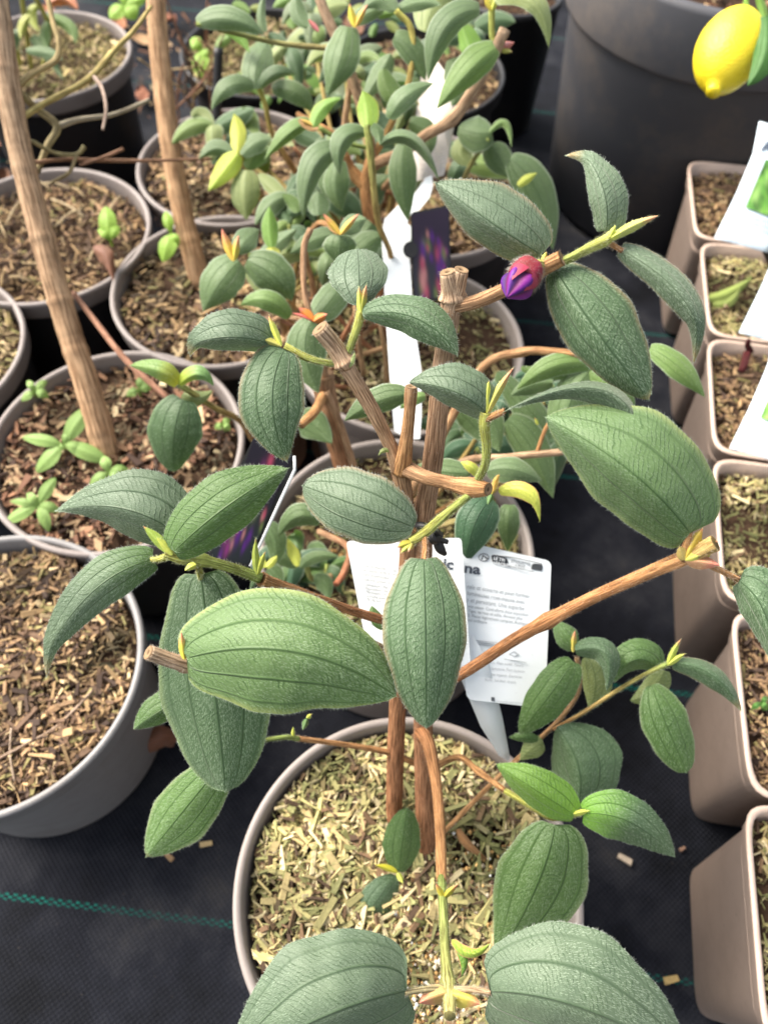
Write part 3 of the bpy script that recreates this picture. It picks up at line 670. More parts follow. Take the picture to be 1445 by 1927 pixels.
# leaves of the front shrub
Lf = lambda *a, **k: leaf(M, *a, **k)
Lf((1018, 480), (924, 418), (819, 344), 47, 77, (.355, .345, .356), SILV, rim=PINKEDGE, et=.72)
Lf((1140, 434), (1133, 352), (1088, 275), 30, 42, (.343, .338, .352), SILV, p=.36, curl=(-24, 18, .012, .78), tiptan=.12)
Lf((1168, 470), (1276, 552), (1322, 650), 32, 30, (.345, .335, .345), SILV, p=.40, curl=(-18, 34, .01, .72), tiptan=.1, rim=PINKEDGE, tw=44)
Lf((1046, 510), (1126, 628), (1220, 752), 82, 60, (.352, .340, .355), SAGE, rim=PINKEDGE, p=.46, et=.72, tiptan=.04)
Lf((912, 774), (848, 734), (770, 720), 30, 56, (.363, .356, .368), SILV, p=.36)
Lf((945, 776), (1112, 730), (1206, 800), 13, 30, (.360, .340, .342), SILV, tw=46, p=.62, eb=.8, et=.6, cup=.1, curl=(8, 26, .002, .7))
Lf((676, 575), (675, 520), (672, 468), 56, 54, (.378, .378, .398), SILV, p=.56, et=.5, cup=.2)
Lf((682, 590), (785, 600), (860, 668), 42, 36, (.376, .362, .366), SAGE, p=.52, tw=50)
Lf((510, 648), (428, 634), (350, 652), 26, 54, (.383, .370, .382), SILV, p=.42, curl=(8, 18, .006, .8), tiptan=.1)
Lf((535, 658), (512, 755), (540, 868), 62, 64, (.382, .370, .384), SAGE, p=.45, rim=PINKEDGE, tiptan=.05)
Lf((778, 992), (676, 952), (570, 914), 66, 68, (.367, .360, .376), SILV, p=.5, et=.55, rim=PINKEDGE)
Lf((797, 1052), (800, 1205), (802, 1370), 77, 79, (.361, .346, .362), SAGE, p=.46, rim=PINKEDGE, et=.66, cup=.08)
Lf((352, 1238), (555, 1226), (745, 1310), 112, 120, (.355, .335, .358), (.112, .190, .068), p=.42, et=.66, rim=(.34, .38, .13), nt=60, ns=22, cup=.1)
Lf((378, 1082), (402, 1285), (425, 1490), 112, 100, (.398, .400, .428), SAGE, p=.50, eb=.42, et=.55, nt=60, ns=22, rim=(.24, .30, .14), cup=.06)
Lf((328, 1000), (222, 955), (106, 962), 48, 84, (.386, .383, .408), SILV, p=.27, eb=.4, et=1.0, cup=-.05)
Lf((328, 1038), (424, 955), (541, 882), 66, 52, (.373, .364, .378), GREEN, p=.45, wav=.7)
Lf((288, 1053), (172, 1116), (80, 1246), 42, 46, (.382, .374, .395), SILV, p=.40, basecol=GREEN, curl=(8, 28, .008, .86), tiptan=.06)
Lf((432, 1420), (348, 1522), (276, 1612), 58, 52, (.440, .452, .470), GREEN, p=.5, rim=(.26, .30, .16), tiptan=.03)
Lf((350, 1318), (302, 1338), (253, 1372), 24, 34, (.46, .452, .455), GREEN, p=.45)
Lf((1297, 1003), (1186, 886), (1027, 786), 84, 122, (.345, .330, .350), (.110, .186, .072), p=.44, eb=.42, et=.72, nt=60, ns=22, rim=(.30, .34, .14), cup=.06)
Lf((1390, 1094), (1438, 1155), (1468, 1270), 64, 38, (.356, .345, .352), SAGE, p=.42, tiptan=.03)
Lf((1080, 1533), (1010, 1488), (934, 1438), 32, 46, (.460, .450, .464), BRIGHT, p=.42, hair=.5, basecol=(.22, .42, .05))
Lf((1097, 1532), (1182, 1546), (1269, 1612), 50, 42, (.460, .450, .468), SAGE, p=.42, hair=.6, basecol=(.2, .42, .05))
Lf((1043, 1552), (1010, 1664), (935, 1806), 90, 80, (.460, .458, .488), GREEN, p=.46, rim=(.25, .30, .16))
Lf((1088, 1508), (1086, 1438), (1048, 1368), 48, 84, (.498, .498, .508), SAGE, p=.48, et=.6, hair=.6)
Lf((1078, 1245), (1035, 1306), (977, 1381), 40, 40, (.498, .492, .508), GREEN, p=.46, hair=.5, et=.66)
Lf((1080, 1220), (1060, 1196), (1043, 1167), 18, 24, (.498, .498, .506), GREEN, hair=.5)
Lf((1082, 1224), (1140, 1232), (1140, 1300), 24, 22, (.494, .478, .482), SAGE, hair=.5, tw=34)
Lf((1105, 1235), (1120, 1285), (1108, 1334), 34, 26, (.512, .510, .52), PALE, hair=.3)
Lf((1240, 1256), (1192, 1242), (1156, 1284), 20, 40, (.495, .488, .498), GREEN, hair=.5, tw=46)
Lf((1225, 1290), (1252, 1362), (1292, 1454), 44, 44, (.492, .482, .49), GREEN, p=.52, et=.5, hair=.5, rim=(.25, .30, .16))
Lf((1266, 1248), (1342, 1272), (1394, 1338), 18, 24, (.489, .475, .48), SAGE, hair=.5, tw=34, tiptan=.15, rim=PINKEDGE)
Lf((1250, 1262), (1225, 1300), (1185, 1318), 24, 24, (.508, .512, .518), PALE, hair=.3)
Lf((1012, 1392), (985, 1388), (958, 1388), 9, 11, (.515, .512, .515), GREEN, hair=.3, nt=20, ns=8)
Lf((1022, 1398), (1002, 1408), (978, 1430), 20, 20, (.517, .515, .52), PALE, hair=.3, nt=20, ns=8)
Lf((750, 1640), (757, 1582), (766, 1520), 36, 34, (.540, .532, .528), GREEN, p=.5, hair=.5, et=.6)
Lf((744, 1648), (712, 1690), (684, 1736), 33, 33, (.540, .532, .535), SAGE, p=.55, hair=.5, et=.55)
Lf((765, 1866), (612, 1912), (430, 2010), 105, 152, (.378, .356, .374), SILV, p=.42, eb=.46, nt=60, ns=22, hair=.9, cup=.06)
Lf((922, 1866), (1092, 1896), (1295, 1995), 146, 112, (.378, .358, .378), SILV, p=.42, eb=.46, nt=60, ns=22, hair=.9, cup=.06)
Lf((724, 1182), (708, 1162), (699, 1140), 13, 12, (.47, .468, .47), GREEN, hair=.4, nt=20, ns=8)
Lf((648, 690), (660, 682), (668, 662), 5, 6, (.388, .385, .386), (.3, .36, .14), hair=.5, nt=14, ns=5, name='bud_leaf')
Lf((735, 850), (722, 848), (712, 858), 4, 5, (.410, .407, .408), (.3, .36, .14), hair=.5, nt=14, ns=5, name='bud_leaf')

# flower bud: felted red calyx and rolled violet petals
def flower_bud():
    o = bpy.data.objects.new('flower_bud', None); COL.objects.link(o); o.parent = M
    A = at(1004, 496, .345); B = at(960, 552, .336); o.location = A - M.location
    ax = (B - A); L = ax.length; ax.normalize(); u = ax.cross(Vector((0, 0, 1))).normalized(); v = ax.cross(u)
    g = np.random.default_rng(4)
    def lobe(name, prof, col, colfn, twist=0, furrow=0, hairn=0, seg=40):
        zz = np.linspace(prof[0][0], prof[-1][0], 26); rr_ = np.interp(zz, [p[0] for p in prof], [p[1] for p in prof]); rr_ = np.convolve(np.pad(rr_, 2, 'edge'), np.ones(5) / 5, 'valid'); rr_[-1] *= .3; prof = list(zip(zz, rr_))
        V = []; C = []; n = len(prof)
        for k, (z, r) in enumerate(prof):
            for s in range(seg):
                a = 2 * math.pi * s / seg + twist * z
                q = r * (1 + furrow * math.sin(5 * a + 1.2))
                p = ax * (z * L) + (u * math.cos(a) + v * math.sin(a)) * q
                V.append(p[:]); C.append(colfn(k / (n - 1), a))
        F = [(k * seg + s, k * seg + (s + 1) % seg, (k + 1) * seg + (s + 1) % seg, (k + 1) * seg + s) for k in range(n - 1) for s in range(seg)]
        F.append(tuple(range(seg - 1, -1, -1))); F.append(tuple((n - 1) * seg + s for s in range(seg))); fm = [0] * len(F)
        V = np.array(V); C = np.array(C)
        for _ in range(hairn):
            k = int(g.integers(0, n * seg)); z = prof[k // seg][0]; c0 = np.array(ax) * z * L; p = V[k]; nn = (p - c0) / (np.linalg.norm(p - c0) + 1e-9)
            p = p + g.normal(0, .0004, 3); e = p + nn * .0014 + np.array(ax) * .0012 + g.normal(0, .0004, 3); sd2 = np.cross(nn, ax) * 7e-5
            b0 = len(V); V = np.concatenate([V, [p - sd2, p + sd2, e]]); C = np.concatenate([C, [[.32, .05, .065]] * 3]); F.append((b0, b0 + 1, b0 + 2)); fm.append(1)
        link(name, mesh(name, V, F, [M_SHOOT, M_HAIR], C, None, fm), o)
    lobe('petals', [(.42, .0042), (.5, .0056), (.62, .0068), (.74, .0068), (.86, .0056), (.98, .0036), (1.08, .0016), (1.13, .0004)], None, lambda t, a: (.105 + .06 * math.sin(5 * a), .014, .135 + .07 * math.sin(5 * a + 1)), 4.0, .16)
    lobe('calyx', [(0, .0012), (.04, .0040), (.14, .0064), (.28, .0073), (.42, .0072), (.52, .0068), (.56, .0062)], None, lambda t, a: (.21, .022 + .01 * math.sin(a * 3), .036), 0, .04, 1500)
    for a0 in (0.4, 3.6, 4.9):
        def cf(t, a): return (.5, .06, .10)
        V = []; n = 10
        for k in range(n):
            z = .5 + .42 * k / (n - 1); w = .30 * (1 - (k / (n - 1)) ** 1.5)
            r = .0073 - .0010 * (k / (n - 1)) ** 2 * 2
            for s in range(7):
                a = a0 + w * (s - 3) / 3 * 1.6; V.append((ax * (z * L) + (u * math.cos(a) + v * math.sin(a)) * (r + .0004))[:])
        F = [(k * 7 + s, k * 7 + s + 1, k * 7 + 8 + s, k * 7 + 7 + s) for k in range(n - 1) for s in range(6)]
        link('sepal', mesh('sepal', V, F, [M_SHOOT], np.tile((.28, .03, .06), (len(V), 1))), o)
flower_bud()
tube(M, [(1030, 500, .352, .0024), (1015, 498, .347, .0026), (1003, 496, .345, .0026)], YSTEM, 'petiole', 8, .8)

# ---------------------------------------------------------------- shrubs behind
def d_z(px, py, z): return (on_z(px, py, z) - CAM).dot(_f)
FAR = (0.36, 0.42, 0.32)
def far_leaves(parent, rows):
    for r in rows:
        b, m_, t_, wl, wr, d, tint = r[:7]; kw = dict(hair=0.12, nt=26, ns=10, mat=M_SMOOTH, rim=FAR if tint not in (YOUNG, BRIGHT) else (.5, .42, .06), p=.45)
        if len(r) > 7: kw.update(r[7])
        if tint in (SAGE, DEEP, GREEN): tint = tuple(np.array(tint) * (1.36, 1.26, 1.14) + np.array((.014, .012, .008)))
        leaf(parent, b, m_, t_, wl * .88, wr * .88, d, tint, **{'et': .9, **kw})

# shrub in the pot behind the label
B = empty('princess_flower_shrub', (.012, .332, RIM - .016), 'smaller felted shrub just behind the front one, leaves showing around its stems', 'shrub', 'felted shrubs in the rows behind')
tube(B, [(690, 1000, .68, .010), (655, 900, .66, .0105), (628, 810, .642, .0105), (612, 740, .63, .011), (606, 705, .622, .012)], BARKD, 'stem', 14, tint2=(.30, .19, .11), ridge=.1)
tube(B, [(672, 900, .655, .0045), (640, 800, .635, .0042), (612, 735, .62, .0045)], BARK, 'stem', 10)
tube(B, [(610, 740, .625, .0045), (592, 775, .60, .0042), (565, 800, .59, .004)], ORANGE, 'branch', 10)
tube(B, [(612, 712, .622, .0040), (600, 640, .60, .0035), (575, 560, .59, .003), (572, 470, .585, .003), (585, 430, .58, .003)], BARK, 'branch', 10)
tube(B, [(720, 1010, .69, .005), (800, 880, .62, .004), (900, 700, .575, .0035), (980, 663, .565, .0034), (1040, 662, .56, .0033), (1100, 668, .555, .003)], BARK, 'branch', 10, tint2=ORANGE, knots=(3,))
tube(B, [(730, 1010, .69, .005), (850, 880, .62, .004), (960, 860, .59, .0036), (1060, 850, .58, .0035), (1110, 840, .57, .003)], BARK, 'branch', 10, tint2=BARKP)
tube(B, [(1010, 852, .585, .002), (1025, 810, .575, .0018), (1045, 775, .57, .0016)], ORANGE, 'branch', 8)
tube(B, [(760, 1000, .68, .004), (860, 980, .6, .003), (925, 935, .55, .0024)], BARK, 'branch', 8, tint2=GSTEM)
tube(B, [(640, 1080, .67, .004), (590, 1090, .65, .003), (575, 1060, .64, .0025)], BARK, 'branch', 8, tint2=GSTEM)
tube(B, [(600, 1000, .65, .003), (655, 1030, .62, .003), (648, 1075, .61, .0035), (632, 1100, .60, .003)], BARK, 'branch', 8, tint2=(.4, .15, .08))
far_leaves(B, [
 ((1118, 688), (1045, 688), (970, 735), 25, 28, (.56, .555, .57), GREEN), ((1107, 700), (1068, 770), (1062, 862), 52, 44, (.56, .56, .58), DEEP, dict(rim=(.18, .24, .12))),
 ((1107, 700), (1160, 730), (1190, 790), 30, 34, (.56, .555, .57), GREEN), ((1222, 656), (1276, 690), (1326, 748), 26, 29, (.56, .55, .56), GREEN),
 ((925, 938), (893, 985), (877, 1062), 48, 44, (.51, .50, .515), DARKG, dict(et=.9)), ((958, 950), (957, 985), (955, 1038), 24, 26, (.56, .555, .57), DEEP, dict(et=.9)),
 ((938, 926), (988, 926), (1014, 965), 20, 18, (.50, .49, .492), YOUNG, dict(rim=RED, curl=(2, 18, .004, .8))), ((915, 888), (965, 884), (1019, 906), 27, 32, (.57, .562, .57), SAGE),
 ((955, 790), (1000, 845), (1040, 937), 42, 36, (.60, .60, .61), DEEP), ((768, 742), (708, 756), (648, 792), 28, 32, (.50, .50, .51), DEEP), ((800, 745), (775, 752), (752, 770), 16, 14, (.55, .55, .56), GREEN),
 ((885, 890), (832, 888), (778, 878), 34, 30, (.52, .52, .53), DEEP), ((602, 985), (560, 972), (523, 1011), 22, 28, (.58, .575, .59), DEEP), ((498, 985), (520, 1020), (512, 1068), 24, 24, (.62, .62, .63), DEEP),
 ((562, 1065), (552, 1040), (540, 1012), 12, 12, .63, YOUNG), ((565, 1068), (595, 1048), (640, 1048), 14, 14, .63, DEEP), ((560, 1068), (530, 1050), (506, 1050), 16, 14, .635, DEEP), ((590, 1090), (610, 1100), (618, 1130), 20, 18, .64, DEEP),
 ((500, 1068), (492, 1056), (484, 1048), 8, 8, .61, YOUNG), ((502, 1068), (512, 1058), (522, 1045), 8, 8, .608, YOUNG), ((502, 1072), (515, 1085), (530, 1120), 24, 22, .625, DEEP),
 ((905, 900), (886, 880), (866, 870), 11, 13, (.46, .455, .46), YOUNG, dict(rim=RED)), ((928, 925), (932, 905), (940, 893), 6, 7, .49, (.5, .3, .06)), ((1150, 720), (1010, 700), (990, 690), 10, 10, .565, GREEN),
 ((935, 700), (1010, 790), (1030, 830), 30, 34, .61, DEEP), ((860, 760), (905, 790), (940, 850), 48, 44, .60, DEEP), ((560, 790), (590, 800), (625, 835), 34, 34, .62, DEEP), ((1040, 720), (1000, 725), (960, 745), 22, 18, .59, DEEP),
])
shoot(B, 925, 930, .497, [(14, -34, 8, (.45, .35, .06), .6), (-8, 20, 8, GREEN, 0)], .3)
shoot(B, 1012, 800, .57, [(-6, -14, 4, YOUNG, .3)], .3)

# shrub on the left behind, in the pot of the right-hand trunk
Dp = empty('princess_flower_shrub', (-.15, .63, RIM - .016), 'felted shrub with orange-tipped shoots behind the bent grey leaf, left of the white strip tag', 'shrub', 'felted shrubs in the rows behind')
tube(Dp, [(520, 660, .80, .005), (560, 610, .74, .004), (530, 560, .70, .0035), (500, 500, .66, .003), (470, 480, .64, .0026)], BARK, 'stem', 10, tint2=GSTEM)
tube(Dp, [(540, 640, .79, .004), (520, 560, .72, .003), (512, 490, .68, .0026), (508, 460, .67, .0024)], BARK, 'stem', 10, tint2=GSTEM)
tube(Dp, [(560, 640, .78, .004), (590, 560, .74, .0035), (575, 470, .70, .003), (600, 420, .67, .0028), (640, 440, .64, .0025)], BARK, 'stem', 10, tint2=ORANGE)
tube(Dp, [(470, 650, .82, .004), (520, 600, .70, .003), (560, 600, .62, .0026), (590, 605, .60, .0024)], BARK, 'stem', 10)
far_leaves(Dp, [
 ((450, 492), (415, 530), (383, 586), 46, 44, (.62, .615, .63), DEEP, dict(hair=.3, rim=(.2, .27, .17))), ((465, 490), (515, 520), (550, 566), 46, 40, (.62, .615, .63), DEEP, dict(hair=.3)), ((445, 475), (465, 450), (488, 432), 26, 26, (.64, .64, .66), SAGE, dict(hair=.3)),
 ((512, 465), (508, 428), (507, 388), 19, 18, .66, BRIGHT, dict(rim=FAR)), ((512, 465), (515, 480), (525, 492), 16, 18, .65, YOUNG), ((640, 442), (640, 465), (640, 500), 34, 36, (.61, .61, .62), DEEP, dict(hair=.3)),
 ((645, 440), (665, 420), (690, 412), 20, 24, .64, SAGE), ((635, 440), (590, 452), (545, 478), 22, 22, .65, DEEP), ((600, 405), (600, 385), (600, 360), 24, 24, .68, SAGE, dict(et=.6)),
 ((590, 600), (625, 560), (650, 520), 32, 36, (.60, .60, .61), DEEP, dict(hair=.3)), ((585, 605), (575, 665), (600, 740), 46, 42, (.58, .58, .59), DEEP, dict(hair=.3)), ((545, 598), (500, 565), (452, 575), 22, 24, (.61, .60, .61), GREEN),
 ((480, 500), (520, 460), (560, 430), 18, 20, .70, SAGE), ((470, 495), (490, 530), (530, 570), 26, 22, .67, PALE), ((560, 400), (550, 380), (530, 365), 14, 14, .72, GREEN), ((660, 490), (690, 460), (720, 440), 30, 30, .68, DEEP), ((700, 420), (680, 470), (690, 540), 34, 36, .70, DEEP)])
shoot(Dp, 440, 492, .60, [(-22, -62, 12, (.5, .34, .06), .55), (10, -50, 11, (.48, .40, .06), .5)], .3)
shoot(Dp, 640, 442, .605, [(-32, -40, 9, (.5, .34, .06), .5), (36, -40, 9, (.5, .34, .06), .5)], .3)
shoot(Dp, 590, 605, .585, [(-28, -26, 13, (.60, .22, .04), .4), (26, -14, 13, (.60, .20, .05), .3), (-40, -16, 5, (.5, .08, .08), .8)], .3)

# small sprout over the trunk pot
K = empty('princess_flower_sprout', (-.16, .40, RIM - .014), 'low sprout with one broad green leaf and yellow-green tops over the trunk pot', 'plant')
tube(K, [(480, 830, .72, .004), (450, 790, .66, .0032), (405, 768, .60, .0028), (355, 735, .57, .003), (335, 722, .565, .003)], ORANGE, 'stem', 10, .2, tint2=GSTEM)
leaf(K, (345, 752), (328, 815), (328, 888), 52, 50, (.565, .565, .59), DEEP, p=.42, et=.6, hair=.4, rim=(.16, .24, .12), mat=M_SMOOTH)
leaf(K, (334, 724), (298, 698), (245, 688), 15, 22, (.562, .552, .565), (.17, .28, .07), basecol=(.5, .46, .05), hair=.4, mat=M_SMOOTH, nt=26, ns=10)
leaf(K, (338, 724), (372, 705), (402, 726), 18, 10, (.562, .552, .56), (.15, .27, .09), basecol=(.42, .50, .05), hair=.4, mat=M_SMOOTH, nt=26, ns=10)
leaf(K, (345, 740), (370, 750), (400, 735), 16, 14, (.575, .575, .585), PALE, hair=.2, mat=M_SMOOTH, nt=26, ns=10)

# tall shrub at the top
Cc = empty('princess_flower_shrub', (.02, .578, RIM - .016), 'tall felted shrub at top centre with bright young leaves, out of focus', 'shrub', 'felted shrubs in the rows behind')
tube(Cc, [(740, 640, .80, .011), (715, 520, .77, .0105), (700, 420, .75, .010), (690, 350, .735, .009), (700, 300, .72, .008)], BARKD, 'stem', 14, tint2=ORANGE, ridge=.12)
tube(Cc, [(698, 360, .735, .0075), (660, 320, .73, .007), (645, 290, .72, .006)], ORANGE, 'stub', 10)
tube(Cc, [(700, 310, .72, .007), (760, 285, .70, .0058), (800, 255, .69, .0060), (850, 225, .675, .0062), (890, 170, .66, .0062), (925, 110, .645, .0060), (950, 55, .63, .0060)], BARK, 'branch', 12, tint2=BARKP, knots=(3,))
tube(Cc, [(930, 100, .645, .003), (925, 60, .64, .003), (925, 10, .632, .0034), (922, -30, .63, .003)], GSTEM, 'branch', 10, tint2=YSTEM)
tube(Cc, [(705, 320, .72, .006), (685, 220, .70, .0055), (650, 110, .68, .0055), (610, 20, .665, .0052), (595, -30, .66, .005)], BARK, 'branch', 12, tint2=BARKP)
tube(Cc, [(640, 300, .72, .004), (665, 90, .69, .003), (640, 92, .685, .003), (530, 82, .68, .0028), (440, 62, .67, .0025), (370, 45, .665, .0025)], BARK, 'branch', 8, tint2=GSTEM)
tube(Cc, [(745, 560, .74, .0030), (735, 480, .70, .0028), (712, 420, .67, .0030), (702, 340, .645, .0032), (695, 270, .63, .0036), (690, 235, .625, .003)], ORANGE, 'branch', 10, tint2=GSTEM)
tube(Cc, [(700, 300, .72, .004), (740, 225, .69, .0032), (770, 150, .67, .003), (775, 60, .66, .003), (745, 20, .655, .0028)], ORANGE, 'branch', 10, tint2=YSTEM)
tube(Cc, [(560, 330, .78, .004), (512, 250, .74, .003), (500, 200, .72, .003), (485, 160, .71, .0028)], ORANGE, 'branch', 10, tint2=YSTEM)
tube(Cc, [(560, 215, .72, .0026), (600, 235, .70, .0024), (650, 260, .70, .0026)], ORANGE, 'branch', 8)
tube(Cc, [(520, 420, .82, .004), (470, 330, .77, .003), (452, 290, .75, .0026)], ORANGE, 'branch', 8, tint2=YSTEM)
tube(Cc, [(700, 280, .66, .0024), (650, 268, .65, .0022), (600, 240, .64, .0026)], GSTEM, 'branch', 8)
tube(Cc, [(850, 420, .80, .003), (875, 330, .74, .0026), (920, 260, .71, .0024)], BARK, 'branch', 8, tint2=GSTEM)
far_leaves(Cc, [
 ((372, 45), (432, 36), (497, 66), 30, 26, (.665, .655, .665), SAGE), ((655, 50), (640, 112), (616, 180), 40, 36, (.66, .655, .67), DEEP), ((480, 168), (485, 118), (505, 80), 34, 36, (.70, .70, .715), SAGE, dict(rim=(.34, .34, .12), et=.55)),
 ((478, 166), (432, 162), (398, 208), 22, 22, (.70, .69, .70), SAGE), ((490, 165), (520, 138), (558, 142), 18, 14, (.70, .69, .70), SAGE), ((512, 168), (556, 175), (592, 215), 24, 24, (.72, .715, .73), DEEP),
 ((445, 290), (448, 250), (440, 213), 17, 18, .74, YOUNG), ((447, 290), (425, 318), (392, 360), 26, 24, .735, (.36, .47, .05), dict(rim=(.55, .40, .05))), ((465, 320), (462, 365), (464, 414), 32, 32, (.74, .74, .75), PALE, dict(rim=None)), ((435, 290), (405, 280), (374, 300), 16, 20, .74, SAGE), ((455, 292), (485, 268), (512, 262), 22, 22, .74, SAGE), ((465, 318), (490, 290), (515, 285), 22, 22, .75, GREEN),
 ((582, 232), (545, 250), (498, 300), 16, 22, (.66, .655, .665), GREEN), ((590, 240), (606, 205), (642, 184), 16, 17, .64, BRIGHT), ((600, 242), (580, 240), (560, 225), 6, 6, .64, ORANGE),
 ((692, 240), (692, 205), (682, 170), 24, 24, .625, (.26, .40, .06), dict(rim=(.55, .42, .10))), ((700, 235), (712, 250), (715, 272), 12, 14, .62, DEEP), ((733, 224), (765, 180), (816, 157), 22, 24, (.63, .62, .63), SAGE),
 ((640, 284), (592, 312), (570, 410), 26, 34, (.64, .63, .645), SAGE), ((690, 250), (645, 265), (640, 330), 20, 26, (.64, .63, .64), SAGE), ((715, 272), (775, 262), (826, 340), 14, 18, (.63, .615, .63), SAGE, dict(tw=34)),
 ((760, 272), (758, 335), (768, 416), 30, 30, (.66, .66, .675), DEEP), ((640, 300), (632, 350), (645, 398), 30, 26, (.69, .69, .70), DEEP), ((615, 300), (620, 345), (640, 392), 24, 24, (.71, .71, .72), DEEP),
 ((742, 68), (775, 95), (800, 152), 28, 28, (.66, .66, .67), DEEP), ((902, 18), (838, 50), (806, 152), 30, 34, (.62, .61, .63), SAGE), ((932, 90), (885, 130), (821, 206), 32, 38, (.62, .615, .63), GREEN),
 ((930, 2), (1005, 2), (1032, 90), 22, 26, (.62, .605, .62), PALE, dict(rim=FAR)), ((926, 250), (895, 250), (862, 240), 42, 36, (.71, .71, .72), DEEP, dict(et=.5)), ((920, 250), (950, 232), (962, 278), 8, 10, .70, GREEN), ((925, 270), (940, 300), (965, 335), 30, 32, .73, DEEP),
 ((880, 260), (870, 290), (900, 310), 22, 24, .73, PALE), ((745, 20), (715, 0), (680, 20), 22, 20, .655, SAGE), ((745, 20), (790, 5), (830, 10), 16, 18, .66, SAGE), ((660, 45), (700, 20), (735, 5), 20, 20, .67, SAGE), ((580, 50), (560, 20), (560, -20), 18, 18, .68, SAGE),
 ((500, 60), (490, 30), (500, -20), 8, 12, .67, SAGE), ((400, 45), (440, 60), (470, 100), 16, 14, .69, BRIGHT, dict(rim=None)), ((800, 60), (820, 0), (850, -30), 40, 40, .70, PALE, dict(rim=None)), ((870, 50), (885, 90), (890, 130), 26, 22, .70, BRIGHT, dict(rim=None)),
 ((960, 300), (1010, 360), (1040, 470), 40, 44, (.70, .70, .72), DEEP), ((975, 350), (990, 338), (1010, 325), 10, 9, .69, YOUNG), ((650, 270), (625, 290), (590, 290), 14, 18, .66, GREEN), ((770, 230), (800, 250), (810, 290), 26, 24, .70, DEEP), ((720, 130), (740, 180), (780, 200), 24, 22, .71, GREEN),
 ((690, 400), (700, 360), (740, 330), 30, 30, .76, DEEP), ((640, 420), (620, 400), (600, 330), 30, 30, .77, GREEN), ((850, 110), (860, 160), (850, 200), 30, 28, .71, DEEP), ((690, 180), (720, 130), (735, 100), 20, 24, .72, DEEP)])
shoot(Cc, 668, 52, .655, [(-10, -46, 10, (.52, .46, .06), .2), (24, -44, 9, (.5, .32, .06), .4)], .2)
shoot(Cc, 925, 20, .63, [(-14, -30, 9, (.5, .42, .06), .4), (10, -30, 9, YOUNG, .1)], .2)
shoot(Cc, 590, 238, .64, [(-28, -14, 6, (.5, .34, .08), .3)], .2)
shoot(Cc, 600, 60, .66, [(-20, -24, 7, (.6, .2, .2), .5)], .2)
shoot(Cc, 938, 92, .64, [(30, -12, 12, (.55, .22, .2), .4), (26, 6, 9, (.4, .4, .1), .1)], .2)

def fill(parent, n, cx, cy, rx, ry, d0, d1, foot, seed, cols):
    """more leafy shoots deeper in a shrub: a thin stem with two or three pairs of leaves"""
    g = np.random.default_rng(seed)
    for _ in range(n):
        a = g.uniform(0, 6.283); q = math.sqrt(g.uniform(0, 1)); x = cx + rx * q * math.cos(a); y = cy + ry * q * math.sin(a); d = g.uniform(d0, d1)
        fx, fy, fd = foot
        tube(parent, [(fx + g.normal(0, 12), fy, fd, .0034), (fx * .45 + x * .55 + g.normal(0, 20), fy * .5 + y * .5, (fd + d) / 2, .0028), (x + g.normal(0, 6), y + 26, d + .005, .0024), (x, y, d, .0022)], [ORANGE, BARK, BARKD][g.integers(0, 3)], 'branch', 6, sub=4, ridge=0, tint2=GSTEM)
        b0 = g.uniform(0, 3.14)
        for j in range(int(g.integers(3, 6))):
            b = b0 + j * 1.57 + g.normal(0, .25); L = g.uniform(52, 96); yy = math.sin(b) * .75
            dx, dy = math.cos(b) * L, yy * L
            leaf(parent, (x, y + (j // 2) * 10), (x + dx * .55, y + dy * .5 - 8 + (j // 2) * 10), (x + dx, y + dy + g.uniform(0, 26)), L * g.uniform(.15, .30), L * g.uniform(.15, .30), (d, d - .008 * math.sin(b), d + g.uniform(-.01, .015)), cols[g.integers(0, len(cols))], hair=0, nt=14, ns=6, mat=M_SMOOTH, rim=FAR, p=.45)
FC = [DEEP, SAGE, (.12, .18, .08), SAGE, DEEP, (.13, .17, .09), PALE, (.15, .22, .06)]
fill(Cc, 18, 670, 180, 290, 200, .74, .86, (720, 520, .80), 31, FC)
fill(Dp, 9, 570, 470, 150, 110, .72, .80, (545, 640, .82), 32, FC)
fill(B, 7, 960, 790, 130, 90, .63, .68, (760, 1000, .70), 33, [DEEP, DARKG, GREEN])
fill(B, 4, 560, 1060, 60, 40, .66, .69, (640, 1040, .70), 34, [DEEP, DARKG, GREEN])
STEM_K[0] = 1.0
# ---------------------------------------------------------------- bare trunks
TRUNK = (0.42, 0.27, 0.155)
t1r = on_z(200, 862, RIM - .016)
T1 = empty('bare_shrub', t1r, 'thick bare brown trunk leaning out of the seedling pot, with thin twigs at top left', 'shrub', 'bare trunks')
d0 = d_z(200, 862, RIM - .016)
tube(T1, [(203, 870, d0 + .004, .0140), (196, 838, d0 - .005, .0126), (163, 720, d0 - .02, .0112), (130, 620, d0 - .03, .0108), (98, 510, d0 - .042, .0105), (68, 400, d0 - .05, .0102), (38, 280, d0 - .06, .0099), (14, 150, d0 - .07, .0102), (2, 60, d0 - .075, .0100), (-14, -40, d0 - .08, .0098)],
     TRUNK, 'trunk', 24, tint2=(.34, .25, .17), ridge=.05, mat=M_TRUNK, sub=18, knots=(1.3, 2.6, 3.5, 4.55, 5.7, 6.6, 7.2), knot_amp=.075, knot_w=1.1)
